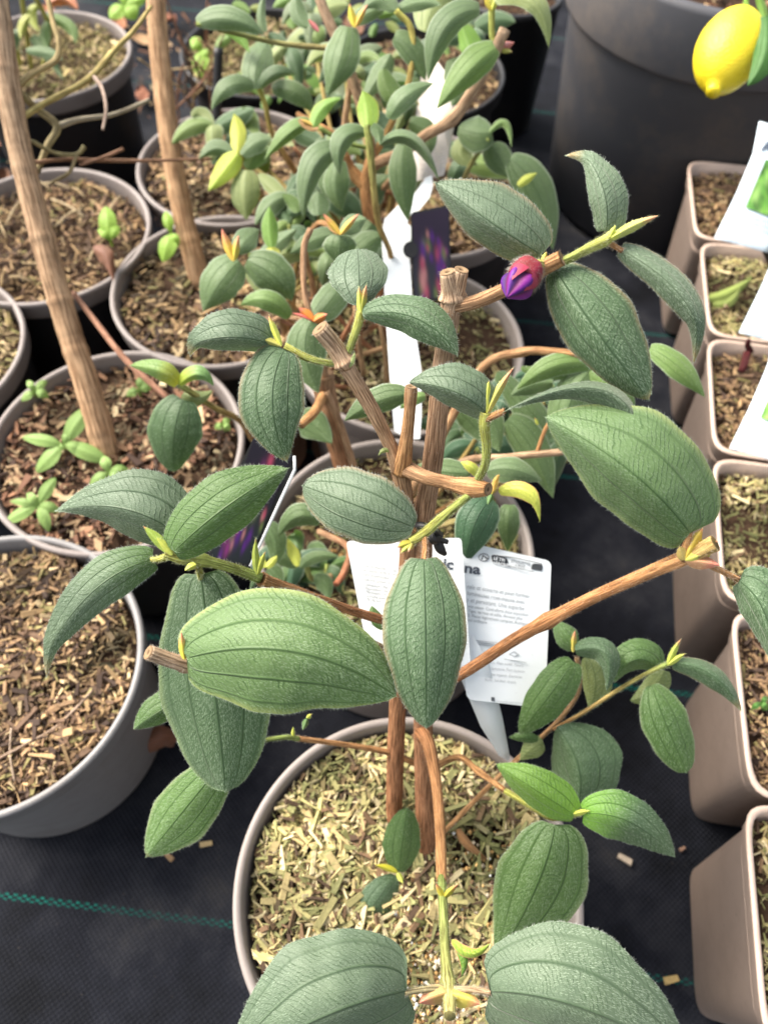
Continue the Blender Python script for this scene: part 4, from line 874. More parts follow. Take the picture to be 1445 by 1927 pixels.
for pts, c in [([(22, 170, d0 - .068, .0035), (60, 140, d0 - .06, .003), (104, 114, d0 - .05, .0028), (112, 82, d0 - .05, .0026), (100, 40, d0 - .05, .0024), (88, -20, d0 - .05, .0022)], (.42, .34, .17)),
               ([(30, 230, d0 - .065, .003), (78, 198, d0 - .05, .0028), (165, 150, d0 - .03, .0028), (215, 95, d0 - .02, .0026), (250, 60, d0 - .01, .0022), (285, 12, d0, .0018)], (.45, .38, .15)),
               ([(32, 170, d0 - .067, .0036), (70, 205, d0 - .04, .0032), (108, 238, d0 - .03, .0036), (90, 275, d0 - .03, .0032), (70, 325, d0 - .03, .0028)], (.30, .26, .14)),
               ([(108, 238, d0 - .03, .003), (150, 225, d0 - .02, .0024), (215, 215, d0 - .01, .002), (282, 188, d0, .0018)], (.36, .33, .25)),
               ([(35, 310, d0 - .055, .0022), (120, 300, d0 - .02, .0018), (200, 302, d0, .002), (300, 302, d0 + .02, .0016), (400, 298, d0 + .04, .0012)], (.32, .19, .12)),
               ([(150, 310, d0 - .01, .0016), (190, 298, d0 - .01, .0018), (233, 280, d0 - .01, .0016)], (.34, .2, .13)),
               ([(60, 265, d0 - .05, .002), (105, 288, d0 - .03, .0019), (145, 290, d0 - .02, .0019), (160, 275, d0 - .02, .0022)], (.30, .27, .14)),
               ([(145, 292, d0 - .02, .002), (130, 325, d0 - .02, .0018), (95, 345, d0 - .02, .0016)], (.30, .25, .14)),
               ([(172, 138, d0 - .025, .0018), (192, 165, d0 - .04, .0018), (200, 205, d0 - .05, .0016), (194, 245, d0 - .05, .0012)], (.42, .33, .28))]:
    tube(T1, pts, c, 'twig', 8, ridge=.03)
t2r = on_z(378, 535, RIM - .016); d0 = d_z(378, 535, RIM - .016)
T2 = empty('bare_shrub', t2r, 'second bare brown trunk, straighter, right of the thick one', 'shrub', 'bare trunks')
tube(T2, [(380, 540, d0 + .004, .0120), (372, 512, d0 - .005, .0112), (345, 405, d0 - .02, .0106), (322, 280, d0 - .04, .0102), (306, 150, d0 - .055, .0098), (297, 60, d0 - .065, .0096), (292, -50, d0 - .075, .0094)], TRUNK, 'trunk', 20, tint2=(.40, .26, .15), ridge=.05, mat=M_TRUNK, sub=18, knots=(1.6, 2.4, 3.7, 4.8), knot_amp=.075, knot_w=1.1)
STK = empty('fallen_twig', on_z(330, 760, RIM), 'thin reddish twig lying over the back rim of the trunk pot', 'twig')
tube(STK, [(138, 550, .72, .0022), (180, 605, .71, .0026), (240, 680, .70, .0027), (320, 752, .70, .0026)], (.40, .22, .15), 'twig_shaft', 10)
ST2 = empty('fallen_twig', on_z(40, 1330, RIM), 'dry grey twig lying across the chips of the lower left pot', 'twig')
dz = lambda x, y: d_z(x, y, RIM - .006)
tube(ST2, [(x, y, dz(x, y), .0012) for x, y in ((-10, 1432), (50, 1400), (110, 1365), (175, 1300))], (.33, .25, .19), 'twig_shaft', 8, ridge=.02)
tube(ST2, [(x, y, dz(x, y), .0008) for x, y in ((22, 1370), (20, 1420), (28, 1470))], (.40, .32, .25), 'twig_shaft', 8, ridge=.02)

# ---------------------------------------------------------------- seedlings and weeds
LIME = (0.24, 0.37, 0.105); LIME2 = (0.24, 0.40, 0.05)
def weed(x, y, z, rows, label, tint=LIME, group='pale green seedlings', lift=.012, cat='seedling'):
    d = d_z(x, y, z) ; o = empty('seedling', on_z(x, y, z - .01), label, cat, group)
    tube(o, [(x + 4, y + 10, d + .012, .0016), (x, y, d - .004, .0018)], tint, 'stem', 8, ridge=0)
    for dx, dy, w in rows:
        leaf(o, (x, y), (x + dx * .5, y + dy * .5 - 3), (x + dx * 1.06, y + dy * 1.06), w * .82, w * .74, (d - .005, d - .010, d - .004), tint, cup=-.25, hair=0, nt=18, ns=7, p=.52, et=.7, eb=.9, mat=M_SMOOTH, wav=.5, cord=0)
weed(120, 838, RIM, [(-74, -14, 15), (45, -68, 22), (-50, 50, 19), (80, 30, 20), (10, -24, 10), (40, 12, 14), (-6, 10, 8)], 'largest pale seedling with long leaves left of the thick trunk foot')
weed(66, 738, RIM, [(-24, 16, 10), (22, -20, 10), (24, 10, 11), (-14, -20, 9)], 'tiny pale seedling near the left rim of the trunk pot')
weed(72, 952, RIM, [(-60, 32, 15), (32, -50, 16), (20, 46, 15), (40, 10, 13), (-50, -8, 10), (-20, -22, 12)], 'pale seedling leaning over the front rim of the trunk pot')
weed(205, 890, RIM, [(-34, 24, 14), (-10, -30, 14), (36, -4, 13), (20, 18, 12)], 'small pale seedling in front of the thick trunk foot')
weed(262, 735, RIM, [(-22, 10, 11), (24, -6, 12), (4, -24, 10)], 'small pale seedling behind the thick trunk, half hidden by the sprout')
weed(420, 800, RIM, [(-14, 8, 9), (12, -8, 9), (12, 10, 8)], 'tiny pale weed right of the broad green sprout leaf')
weed(208, 452, RIM + .03, [(-8, -60, 22), (16, -26, 12), (-22, -20, 10)], 'bright lime weed in the dark pot behind the thick trunk', LIME2)
weed(322, 440, RIM + .03, [(-14, 50, 22), (-10, -40, 13), (12, 24, 12)], 'bright crinkled weed just left of the second trunk', LIME2)
weed(378, 95, RIM + .04, [(0, 50, 22), (-18, -20, 18), (16, 20, 16)], 'bright green weed between the second trunk and the tall shrub', LIME2)
weed(235, 12, RIM + .03, [(-26, 22, 20), (20, 24, 20), (4, -40, 22), (40, -14, 18)], 'bright green weed at the top beside the second trunk', LIME2)
weed(560, 120, RIM + .03, [(-30, 20, 14), (24, 30, 14), (-10, -40, 14), (20, -30, 12), (50, 60, 14), (-34, 70, 12)], 'green weed tuft in the far pot under the tall shrub', (.13, .26, .04))
weed(1432, 1325, RIM, [(-18, 10, 8), (12, -10, 8), (10, 12, 8)], 'tiny green weed in the square pot at the right edge', (.12, .28, .06))
# leafy plant in the top left pot
W = empty('leafy_plant', (-.498, 1.114, RIM - .016), 'dark green leafy plant with yellowing stems in the top left pot', 'plant')
wd = .95
for pts in ([(60, 130, 1.06, .003), (50, 60, 1.0, .003), (40, -20, .95, .003)], [(80, 130, 1.06, .003), (95, 60, 1.0, .003), (60, -20, .95, .003)], [(40, 120, 1.06, .003), (20, 60, 1.0, .003), (5, 10, .96, .003)]):
    tube(W, pts, (.33, .34, .09), 'stem', 8, ridge=0)
far_leaves(W, [((40, 60), (25, 80), (22, 130), 14, 14, 1.0, DEEP), ((60, 70), (85, 95), (120, 150), 14, 14, .98, DEEP), ((50, 95), (90, 100), (118, 112), 12, 12, .97, SAGE), ((90, 40), (85, 70), (92, 92), 12, 12, .98, GREEN), ((85, 30), (130, 50), (142, 82), 14, 12, .99, GREEN), ((20, 40), (5, 60), (10, 100), 14, 14, .99, SAGE), ((70, 10), (60, 30), (75, 60), 12, 12, .97, (.3, .34, .06)), ((60, 30), (45, 45), (40, 75), 10, 12, .97, (.32, .34, .06))])
dryl = (0.40, 0.17, 0.09)
DL = empty('dry_leaf', on_z(115, 12, RIM), 'curled orange-brown dry leaf in the top left pot', 'leaf')
leaf(DL, (92, 10), (118, -4), (148, 18), 18, 16, 1.0, (.55, .22, .12), hair=0, mat=M_SMOOTH, nt=18, ns=7, cup=.8)
# dry leaves on the fabric
DL2 = empty('dry_leaf', on_z(270, 1420, .012), 'curled reddish-brown dry leaf on the fabric beside the lower left pot', 'leaf')
d = d_z(270, 1420, .012)
leaf(DL2, (330, 1398), (290, 1392), (225, 1450), 20, 22, (d - .01, d - .03, d - .004), (.20, .085, .05), hair=0, mat=M_SMOOTH, nt=30, ns=10, cup=.7, wav=2.5)
leaf(DL2, (330, 1398), (305, 1385), (280, 1368), 16, 14, (d - .01, d - .02, d - .004), (.17, .075, .045), hair=0, mat=M_SMOOTH, nt=30, ns=10, cup=.6, wav=2)
DL3 = empty('dry_leaf', on_z(205, 490, RIM), 'crumpled red-brown dry leaf on the rim of the dark pot behind the thick trunk', 'leaf')
d = d_z(205, 490, RIM + .01)
leaf(DL3, (176, 470), (200, 484), (214, 528), 15, 13, (d, d - .012, d - .008), (.20, .085, .05), hair=0, mat=M_SMOOTH, nt=26, ns=8, cup=.6, wav=3)
DL4 = empty('dry_leaf', on_z(880, 1590, RIM), 'narrow curled brown dry leaf on the chips right of the front stems', 'leaf')
d = d_z(890, 1590, RIM - .004)
leaf(DL4, (862, 1560), (880, 1590), (918, 1618), 9, 8, (d, d - .006, d), (.30, .15, .06), hair=0, mat=M_SMOOTH, nt=22, ns=7, cup=.7)
def loose_chip(x, y, a, L, col, label):
    c = on_z(x, y, .003); V = _box * np.array((L, L * .45, .002)); V[:, 2] += V[:, 0] ** 2 * 14
    o = link('wood_chip', mesh('loose_chip', V, [tuple(f) for f in _boxF], [M_CHIP], np.tile(col, (8, 1)), smooth=False), None, c); o.rotation_euler = (.1, .12, a)
    tag(o, label, 'wood chip', 'wood chips on the fabric')
loose_chip(388, 1588, .2, .011, (.45, .33, .16), 'yellowish wood chip on the fabric right of the pointed lower-left leaf')
loose_chip(318, 1612, 2.5, .010, (.38, .24, .12), 'brown wood chip on the fabric peeking from under the pointed lower-left leaf')
loose_chip(1175, 1617, 2.6, .013, (.40, .33, .25), 'pale wood chip on the fabric between front pot and square pots')
loose_chip(1262, 1843, .2, .013, (.42, .30, .12), 'tan wood chip lying on the teal thread near the nearest square pot')
loose_chip(1283, 1597, .5, .006, (.25, .15, .1), 'small brown wood chip beside the foot of a square pot')

# ---------------------------------------------------------------- labels and tags
def poly(parent, name, outline, d, mat, thick=.0005, tint=None, loc=True):
    """flat or gently bent sheet: outline in photo pixels, d = depth or function of (x, y)"""
    f = d if callable(d) else (lambda x, y: d)
    A = np.array([at_np(x, y, f(x, y)) for x, y in outline]); Bk = np.array([at_np(x, y, f(x, y) + thick) for x, y in outline])
    org = A[0].copy(); n = len(A); V = np.concatenate([A, Bk]) - org
    F = [tuple(range(n)), tuple(range(2 * n - 1, n - 1, -1))] + [(i, n + i, n + (i + 1) % n, (i + 1) % n) for i in range(n)]
    me = mesh(name, V, F, [mat], np.tile(tint, (2 * n, 1)) if tint is not None else None, smooth=False)
    return link(name, me, parent, Vector(org) - (parent.location if parent else Vector()))
def rounded(pts, r=8, k=5):
    out = []; n = len(pts)
    for i in range(n):
        p = np.array(pts[i], float); a = np.array(pts[i - 1], float) - p; b = np.array(pts[(i + 1) % n], float) - p
        rr = min(r, np.linalg.norm(a) * .45, np.linalg.norm(b) * .45)
        a = p + a / np.linalg.norm(a) * rr; b = p + b / np.linalg.norm(b) * rr
        for t in np.linspace(0, 1, k): out.append(tuple((1 - t) ** 2 * a + 2 * t * (1 - t) * p + t * t * b))
    return out
def strip(parent, name, centre, widths, d, mat, tint=None):
    c = np.array(centre, float); tg = np.gradient(c, axis=0); tg /= np.linalg.norm(tg, axis=1)[:, None]; nn = np.stack([tg[:, 1], -tg[:, 0]], -1)
    w = np.array(widths, float)[:, None] / 2; dd = np.array(d, float)
    Lp = c + nn * w; Rp = c - nn * w
    A = at_np(Lp[:, 0], Lp[:, 1], dd); Bq = at_np(Rp[:, 0], Rp[:, 1], dd); n = len(c)
    V = np.concatenate([A, Bq, at_np(Lp[:, 0], Lp[:, 1], dd + .0005), at_np(Rp[:, 0], Rp[:, 1], dd + .0005)]); org = V[0].copy()
    F = []
    for i in range(n - 1): F += [(i, i + 1, n + i + 1, n + i), (2 * n + i, 3 * n + i, 3 * n + i + 1, 2 * n + i + 1), (i, 2 * n + i, 2 * n + i + 1, i + 1), (n + i, n + i + 1, 3 * n + i + 1, 3 * n + i)]
    F += [(0, n, 3 * n, 2 * n), (n - 1, 3 * n - 1, 4 * n - 1, 2 * n - 1)]
    me = mesh(name, V - org, F, [mat], np.tile(tint, (len(V), 1)) if tint is not None else None, smooth=True)
    return link(name, me, parent, Vector(org) - (parent.location if parent else Vector()))
def text(parent, body, x, y, h, ang, d, col=(.25, .26, .28), bold=0.0, sx=1.0):
    cu = bpy.data.curves.new('txt', 'FONT'); cu.body = body; cu.size = 1; cu.offset = bold; cu.resolution_u = 2; cu.fill_mode = 'FRONT'
    tmp = bpy.data.objects.new('txt', cu); COL.objects.link(tmp)
    me0 = bpy.data.meshes.new_from_object(tmp); V = np.array([v.co[:] for v in me0.vertices]); F = [tuple(p.vertices) for p in me0.polygons]
    bpy.data.objects.remove(tmp); bpy.data.curves.remove(cu); bpy.data.meshes.remove(me0)
    if not len(V): return
    f = d if callable(d) else (lambda a, b: d)
    c, s = math.cos(ang), math.sin(ang); X = x + h * (V[:, 0] * sx * c + V[:, 1] * s); Y = y + h * (V[:, 0] * sx * s - V[:, 1] * c)
    W3 = np.array([at_np(a, b, f(a, b) - .0005) for a, b in zip(X, Y)]); org = W3[0].copy()
    return link('printed_text', mesh('printed_text', W3 - org, F, [M_PRINT], np.tile(col, (len(V), 1)), smooth=False), parent, Vector(org) - parent.location)
def picture(parent, quad, d, fn, n=36, off=.0006, name='printed_picture'):
    f = d if callable(d) else (lambda a, b: d)
    q = np.array(quad, float); u, v = np.meshgrid(np.linspace(0, 1, n), np.linspace(0, 1, n))
    P = q[0] * ((1 - u) * (1 - v))[..., None] + q[1] * (u * (1 - v))[..., None] + q[2] * (u * v)[..., None] + q[3] * ((1 - u) * v)[..., None]
    D = np.vectorize(f)(P[..., 0], P[..., 1]) - off
    W3 = at_np(P[..., 0], P[..., 1], D).reshape(-1, 3); org = W3[0].copy(); i = np.arange(n * n).reshape(n, n)
    F = np.stack([i[:-1, :-1], i[1:, :-1], i[1:, 1:], i[:-1, 1:]], -1).reshape(-1, 4)
    C = fn(u.ravel(), v.ravel())
    return link(name, mesh(name, W3 - org, F, [M_PRINT], C), parent, Vector(org) - parent.location)

# white care label of the front shrub
lab = empty('plant_label', at(700, 1215, .50), 'white two-panel care label with French text tied to the front shrub', 'label')
dr = lambda x, y: .512 + (x - 900) * 4e-5 - (y - 1100) * 1.2e-5
dl = lambda x, y: .497 + (x - 700) * 2e-5
poly(lab, 'label_panel', rounded([(850, 1014), (1037, 1056), (1025, 1333), (878, 1316)], 12), dr, M_TAG)
poly(lab, 'label_panel', rounded([(651, 1018), (868, 1012), (886, 1262), (850, 1270), (686, 1196)], 9), dl, M_TAG)
A1 = math.radians(10.5)
text(lab, 'na', 872, 1077, 27, math.radians(7), dr, (.06, .07, .09), .03, 1.25)
text(lab, 'ic', 832, 1069, 27, math.radians(7), dl, (.05, .06, .08), .03, 1.15)
poly(lab, 'printed_mark', rounded([(924, 1044), (954, 1050), (957, 1064), (926, 1058)], 4), lambda x, y: dr(x, y) - .0006, M_PRINT, .0001, (.03, .035, .04))
poly(lab, 'printed_mark', rounded([(1002, 1060), (1021, 1062), (1020, 1075), (998, 1071)], 4), lambda x, y: dr(x, y) - .0006, M_PRINT, .0001, (.06, .065, .07))
text(lab, 'LE TRI', 928, 1053, 8, A1, lambda x, y: dr(x, y) - .0006, (.75, .78, .8), .02, 1.0)
text(lab, '+FACILE', 927, 1061, 8, A1, lambda x, y: dr(x, y) - .0006, (.75, .78, .8), .02, 1.0)
text(lab, 'ETIQUETTE', 961, 1058, 7.5, A1, dr, (.08, .09, .1), 0, .95)
text(lab, '+ POT', 968, 1066, 7.5, A1, dr, (.08, .09, .1), 0, .95)
strip(lab, 'printed_mark', [(924, 1044), (970, 1050), (1020, 1061)], [1.3] * 3, [dr(940, 1044) - .0005] * 3, M_PRINT, (.1, .1, .1))
strip(lab, 'printed_mark', [(926, 1059), (965, 1067), (1004, 1076)], [1.3] * 3, [dr(940, 1060) - .0005] * 3, M_PRINT, (.1, .1, .1))
th = np.linspace(0, 6.283, 20)
strip(lab, 'printed_mark', [(910 + 9.5 * math.cos(a), 1049 + 7 * math.sin(a)) for a in th], [1.4] * 20, [dr(910, 1049) - .0005] * 20, M_PRINT, (.08, .09, .1))
strip(lab, 'printed_mark', [(906, 1053), (909, 1045), (913, 1049), (919, 1052)], [2.2] * 4, [dr(910, 1049) - .0005] * 4, M_PRINT, (.08, .09, .1))
for i, s in enumerate(['nale et ouverte et peut former', 'lumineuses rose-mauve avec', 's et persistant. Une superbe']): text(lab, s, 878, 1107 + i * 12.5, 12, math.radians(9), dr, (.30, .32, .34), 0, .80)
for i, s in enumerate(['une saison. Contreforts dune exposition', 'Tiges, terreau et sable. Arrosez plus', 'S. Placez légèrement compost. Rustique', 'sol ordinaire']): text(lab, s, 880, 1143 + i * 8.6, 8.2, math.radians(8.5), dr, (.22, .24, .26), 0, .86)
for i, s in enumerate(['', '', '']):
    strip(lab, 'printed_mark', [(883, 1204 + i * 3), (938 - i * 6, 1210 + i * 3)], [1] * 2, [dr(900, 1205) - .0005] * 2, M_PRINT, (.3, .32, .34))
for i, s in enumerate(['France. Plein soleil. Fleurs', 'été, automne. Port buisson', 'Ne pas ingérer. Entretien', 'facile. Sol bien drainé']): text(lab, s, 912, 1248 + i * 11, 8, math.radians(5.5), dr, (.40, .42, .44), 0, .86)
for x, y in ((897, 1222), (967, 1231)):
    strip(lab, 'printed_mark', [(x - 9, y), (x, y - 5), (x + 9, y + 1), (x, y + 4), (x - 9, y)], [1.2] * 5, [dr(x, y) - .0005] * 5, M_PRINT, (.3, .32, .34))
strip(lab, 'printed_mark', [(948, 1240), (990, 1247)], [1, 1], [dr(960, 1240) - .0005] * 2, M_PRINT, (.3, .32, .34))
poly(lab, 'printed_mark', [(924, 1312), (930, 1312), (931, 1320), (924, 1319)], lambda x, y: dr(x, y) - .0006, M_PRINT, .0001, (.08, .09, .1))
text(lab, 'www.jardin pépinière horticole', 934, 1321, 6, math.radians(5), dr, (.4, .42, .44), 0, .8)
for i, s in enumerate(['Cet arbuste, origi', 'un petit arbre ou', 'des étamines', 'plante pour pa']): text(lab, s, 680 + i, 1066 + i * 8.6, 10, math.radians(8), dl, (.36, .38, .4), 0, .95)
for i, s in enumerate(['Utilisation : Par', 'Exposition : mi', 'Plantation : bi', 'arrosez souv', 'N. de sol']): text(lab, s, 686 + i, 1102 + i * 7, 7.5, math.radians(8), dl, (.2, .22, .24), .004, .95)
for i, s in enumerate(['sol frais', 'hauteur']): text(lab, s, 692, 1168 + i * 8, 7, math.radians(6), dl, (.35, .37, .4), 0, .9)
strip(lab, 'label_strap', [(870, 1205), (888, 1250), (905, 1300), (925, 1360), (948, 1418), (957, 1430)], [44, 58, 54, 44, 20, 6], [.506, .508, .512, .520, .530, .533], M_TAG)
tie = empty('plant_tie', at(820, 1010, .45), 'black plastic tie clasping the front stems above the white label', 'tie')
tube(tie, [(770, 992, .442, .0022), (792, 990, .430, .0024), (815, 998, .430, .0024), (828, 1008, .438, .0022)], (.012, .012, .013), 'tie_band', 8, mat=M_BLACK, ridge=0)
tube(tie, [(812, 1012, .432, .0042), (822, 1008, .430, .0044)], (.012, .012, .013), 'tie_button', 12, mat=M_BLACK, ridge=0)
tube(tie, [(818, 1012, .434, .0020), (828, 1032, .436, .0028), (838, 1044, .438, .0012)], (.012, .012, .013), 'tie_prong', 8, mat=M_BLACK, ridge=0)
tube(tie, [(826, 1016, .434, .0018), (842, 1020, .436, .0014)], (.012, .012, .013), 'tie_prong', 8, mat=M_BLACK, ridge=0)

def flowers(seed, base=(.022, .016, .03)):
    g = np.random.default_rng(seed)
    def fn(u, v):
        C = np.tile(base, (len(u), 1)) + np.outer(np.clip(.5 - np.abs(v - .8), 0, 1), (.004, .02, .006)) - .006
        for _ in range(26):
            x = g.uniform(.2, .95); y = g.beta(2.2, 1.6); r = g.uniform(.03, .08)
            col = [(.15, .02, .12), (.26, .04, .08), (.06, .012, .13), (.30, .13, .13), (.08, .11, .035)][g.integers(0, 5)]
            q = np.exp(-(((u - x - .25 * (v - y)) / r) ** 2 + ((v - y) / (r * 1.3)) ** 2))[:, None]; C = C * (1 - q) + np.array(col) * q
        return C
    return fn
# strip tag with a dark flower picture, behind the forked stems
hook = empty('strip_tag', at(765, 800, .70), 'tall white strip tag with a hooked head behind the forked stems', 'tag')
poly(hook, 'strip', [(770, 826), (742, 812), (733, 700), (724, 560), (718, 440), (724, 412), (750, 385), (775, 372), (800, 335), (812, 330), (815, 348), (808, 372), (788, 396), (772, 404), (766, 420), (776, 428), (770, 470), (775, 560), (784, 640), (793, 700), (793, 780), (790, 826)], lambda x, y: .69 - (y - 600) * 1.0e-4, M_TAG)
pic = empty('picture_tag', at(800, 570, .70), 'dark picture tag of purple flowers hanging beside the white strip tag', 'tag')
pd = lambda x, y: .70 + (x - 800) * 1e-4
poly(pic, 'tag_card', rounded([(772, 400), (845, 385), (850, 560), (778, 572)], 8), pd, M_BLACK)
poly(pic, 'tag_lock', [(772 + 14 * math.cos(a), 470 + 16 * math.sin(a)) for a in np.linspace(0, 6.0, 14)], lambda x, y: pd(x, y) - .001, M_BLACK)
picture(pic, [(776, 404), (843, 390), (848, 556), (780, 568)], pd, flowers(3))
# dark picture tag on the left
pl = empty('picture_tag', at(440, 1060, .50), 'dark picture tag of pink and purple flowers behind the pair of left leaves', 'tag')
pdl = lambda x, y: .475 + (y - 950) * 8e-5
poly(pl, 'tag_card', rounded([(478, 822), (556, 858), (553, 890), (470, 1066), (388, 1060), (400, 985)], 6), pdl, M_BLACK)
def fl2(u, v):
    f = flowers(8, (.016, .014, .022)); return f(u, v)
picture(pl, [(478, 826), (550, 860), (468, 1060), (392, 1056)], pdl, fl2, 48)
strip(pl, 'tag_edge', [(554, 858), (555, 884), (515, 970), (471, 1066)], [5, 6, 6, 5], [pdl(0, 860) - .001, pdl(0, 885) - .001, pdl(0, 970) - .001, pdl(0, 1066) - .001], M_TAG)
# crumpled pale label under the tall shrub
cl = empty('plant_label', at(810, 340, .74), 'pale crumpled label hanging inside the tall shrub at top centre', 'label')
g = np.random.default_rng(12)
def crumple(parent, quad, d0, n=14):
    q = np.array(quad, float); u, v = np.meshgrid(np.linspace(0, 1, n), np.linspace(0, 1, n))
    P = q[0] * ((1 - u) * (1 - v))[..., None] + q[1] * (u * (1 - v))[..., None] + q[2] * (u * v)[..., None] + q[3] * ((1 - u) * v)[..., None]
    D = d0 + .008 * np.sin(u * 5 + v * 3) + .006 * np.sin(v * 7 - u * 2) + g.normal(0, .0008, u.shape)
    W3 = at_np(P[..., 0], P[..., 1], D).reshape(-1, 3); org = W3[0].copy(); i = np.arange(n * n).reshape(n, n)
    F = np.stack([i[:-1, :-1], i[1:, :-1], i[1:, 1:], i[:-1, 1:]], -1).reshape(-1, 4)
    o = link('label_sheet', mesh('label_sheet', W3 - org, F, [plastic('cream_label', (.72, .66, .60), (.55, .48, .42), .4, .5)]), parent, Vector(org) - parent.location)
crumple(cl, [(800, 85), (868, 175), (835, 330), (765, 345)], .735)
for i in range(9): text(cl, 'fleurs en grappes arrosage', 780 + i * 1.5, 250 + i * 9, 9, .1 - .05 * i, .722, (.5, .44, .4), 0, .6)

# tags in the square pots
def green_pic(seed):
    g = np.random.default_rng(seed)
    def fn(u, v):
        C = np.tile((.06, .17, .03), (len(u), 1))
        for _ in range(60):
            x, y = g.uniform(0, 1, 2); r = g.uniform(.05, .14); col = [(.18, .42, .06), (.03, .08, .02), (.3, .52, .14), (.10, .28, .05)][g.integers(0, 4)]
            a = g.uniform(0, 3.14); du = (u - x) * math.cos(a) + (v - y) * math.sin(a); dv = -(u - x) * math.sin(a) + (v - y) * math.cos(a)
            q = np.exp(-((du / (r * 2)) ** 2 + (dv / (r * .6)) ** 2))[:, None]; C = C * (1 - q) + np.array(col) * q
        return C
    return fn
M_BLUE = plastic('blue_white_label', (.62, .72, .80), (.5, .58, .64), .2, .4)
def stake_tag(ox, oy, d0, label, extra=0):
    o = empty('picture_tag', at(1400 + ox, 470 + oy, d0), label, 'tag', 'tags in the square pots')
    dd = lambda x, y: d0 + ((y - 350 - oy) * -1.0e-4) + ((x - 1425 - ox) / 100.0) ** 2 * .012
    cen = [(1483, 226), (1470, 290), (1448, 360), (1420, 425), (1405, 462)]
    out = rounded([(1428, 224), (1530, 232), (1520, 330), (1505, 490), (1432, 478), (1342, 450)], 9)
    L = [(1428, 228), (1416, 290), (1384, 365), (1343, 448)]
    n = 16; tl = np.linspace(0, 1, n); lx = np.interp(tl, [0, .28, .62, 1], [p[0] for p in L]); ly = np.interp(tl, [0, .28, .62, 1], [p[1] for p in L])
    V = []; m_ = 9
    for k in range(n):
        for j in range(m_):
            x = lx[k] + 104 * j / (m_ - 1) + ox; y = ly[k] + 28 * j / (m_ - 1) + oy; V.append(at_np(x, y, dd(x, y)))
    V = np.array(V); org = V[0].copy(); i = np.arange(n * m_).reshape(n, m_)
    F = np.stack([i[:-1, :-1], i[1:, :-1], i[1:, 1:], i[:-1, 1:]], -1).reshape(-1, 4)
    me = mesh('tag_card', V - org, F, [M_BLUE]); c = link('tag_card', me, o, Vector(org) - o.location)
    sl = c.modifiers.new('thickness', 'SOLIDIFY'); sl.thickness = .0006
    picture(o, [(1440 + ox, 300 + oy), (1510 + ox, 318 + oy), (1488 + ox, 422 + oy), (1402 + ox, 390 + oy)], dd, green_pic(int(oy) + 5), 30, .0016)
    for k in range(3): text(o, 'plein soleil, arrosage', 1396 - k * 4 + ox, 406 + k * 9 + oy, 9, .28, lambda x, y: dd(x, y) - .001, (.35, .42, .5), 0, .9)
    text(o, 'AP', 1432 + ox, 282 + oy, 26, .2, lambda x, y: dd(x, y) - .001, (.08, .10, .14), .04, 1.1)
    text(o, '|||||| |||', 1366 + ox, 452 + oy, 10, .2, lambda x, y: dd(x, y) - .001, (.3, .34, .4), 0, .8)
stake_tag(0, 0, .80, 'upper blue-white picture tag, beside the pot nearest the tub')
stake_tag(46, 178, .76, 'middle blue-white picture tag, mostly cut off by the right edge')
stake_tag(28, 396, .68, 'lowest blue-white picture tag with green picture, beside the red stems')
rs = empty('seedling', on_z(1400, 660, RIM - .01), 'young plant with dark red stems behind the lowest blue-white tag', 'seedling')
for pts in ([(1405, 665, .76, .004), (1398, 690, .75, .004), (1392, 700, .75, .003)], [(1412, 662, .76, .003), (1406, 650, .755, .0028), (1408, 640, .75, .0022)]):
    tube(rs, pts, (.06, .008, .009), 'stem', 8, ridge=0)
bs = empty('seedling', on_z(1440, 490, RIM - .01), 'dark thin stem standing in the second square pot from the tub', 'seedling')
tube(bs, [(1450, 500, .84, .003), (1440, 475, .82, .003), (1425, 455, .80, .0018)], (.05, .05, .045), 'stem', 8, ridge=0)
gb = empty('grass_blade', on_z(1360, 570, RIM), 'pale green blade lying across the second square pot from the tub', 'leaf')
d = d_z(1360, 560, RIM - .002)
leaf(gb, (1325, 562), (1372, 550), (1415, 520), 9, 11, d, (.26, .33, .08), hair=0, mat=M_SMOOTH, nt=20, ns=6)
leaf(gb, (1340, 572), (1372, 568), (1392, 540), 9, 9, d, (.24, .30, .08), hair=0, mat=M_SMOOTH, nt=20, ns=6)

# ---------------------------------------------------------------- lemon tree in the tub
LT = empty('lemon_tree', TUB.location + Vector((0.03, .02, .315)), 'lemon tree in the large tub with one yellow lemon hanging at top right', 'tree')
base = LT.location
top = at(1408, -10, .70)
def w2(v, r): return (v.x, v.y, v.z, r)
tube(LT, [w2(base, .014), w2(base + Vector((.0, -.02, .25)), .012), w2(base + Vector((-.01, -.05, .45)), .011)], (.26, .22, .15), 'trunk', 12, world=True)
tube(LT, [w2(base + Vector((0, -.03, .35)), .005), w2(top + Vector((.06, .05, .08)), .004), w2(top + Vector((.02, .02, .03)), .0028), w2(top, .0024), w2(at(1404, 14, .70), .0026), w2(at(1400, 30, .70), .0034)], (.17, .30, .05), 'branch', 10, world=True, ridge=0)
def lemon_material():
    k = NT('lemon_peel'); co = k.n('ShaderNodeTexCoord').outputs['Object']
    z = k.n('ShaderNodeAttribute', attribute_name='tint').outputs[0]
    pore = k.n('ShaderNodeTexVoronoi', {'Vector': co, 'Scale': 620.0}).outputs[0]
    p = k.n('ShaderNodeBsdfPrincipled', {'Base Color': z, 'Roughness': .42, 'Specular IOR Level': .45, 'Normal': k.bump(k.math('ADD', k.math('MULTIPLY', pore, -1.0), k.noise(co, 90, 2)), .5, .0008)})
    return k.surf(p.outputs[0])
A0 = at(1398, 26, .70); B0 = at(1340, 176, .69); ax = B0 - A0; Ln = ax.length; ax.normalize()
u_ = ax.cross(Vector((0, 0, 1))).normalized(); v_ = ax.cross(u_)
V = []; C = []; seg = 40
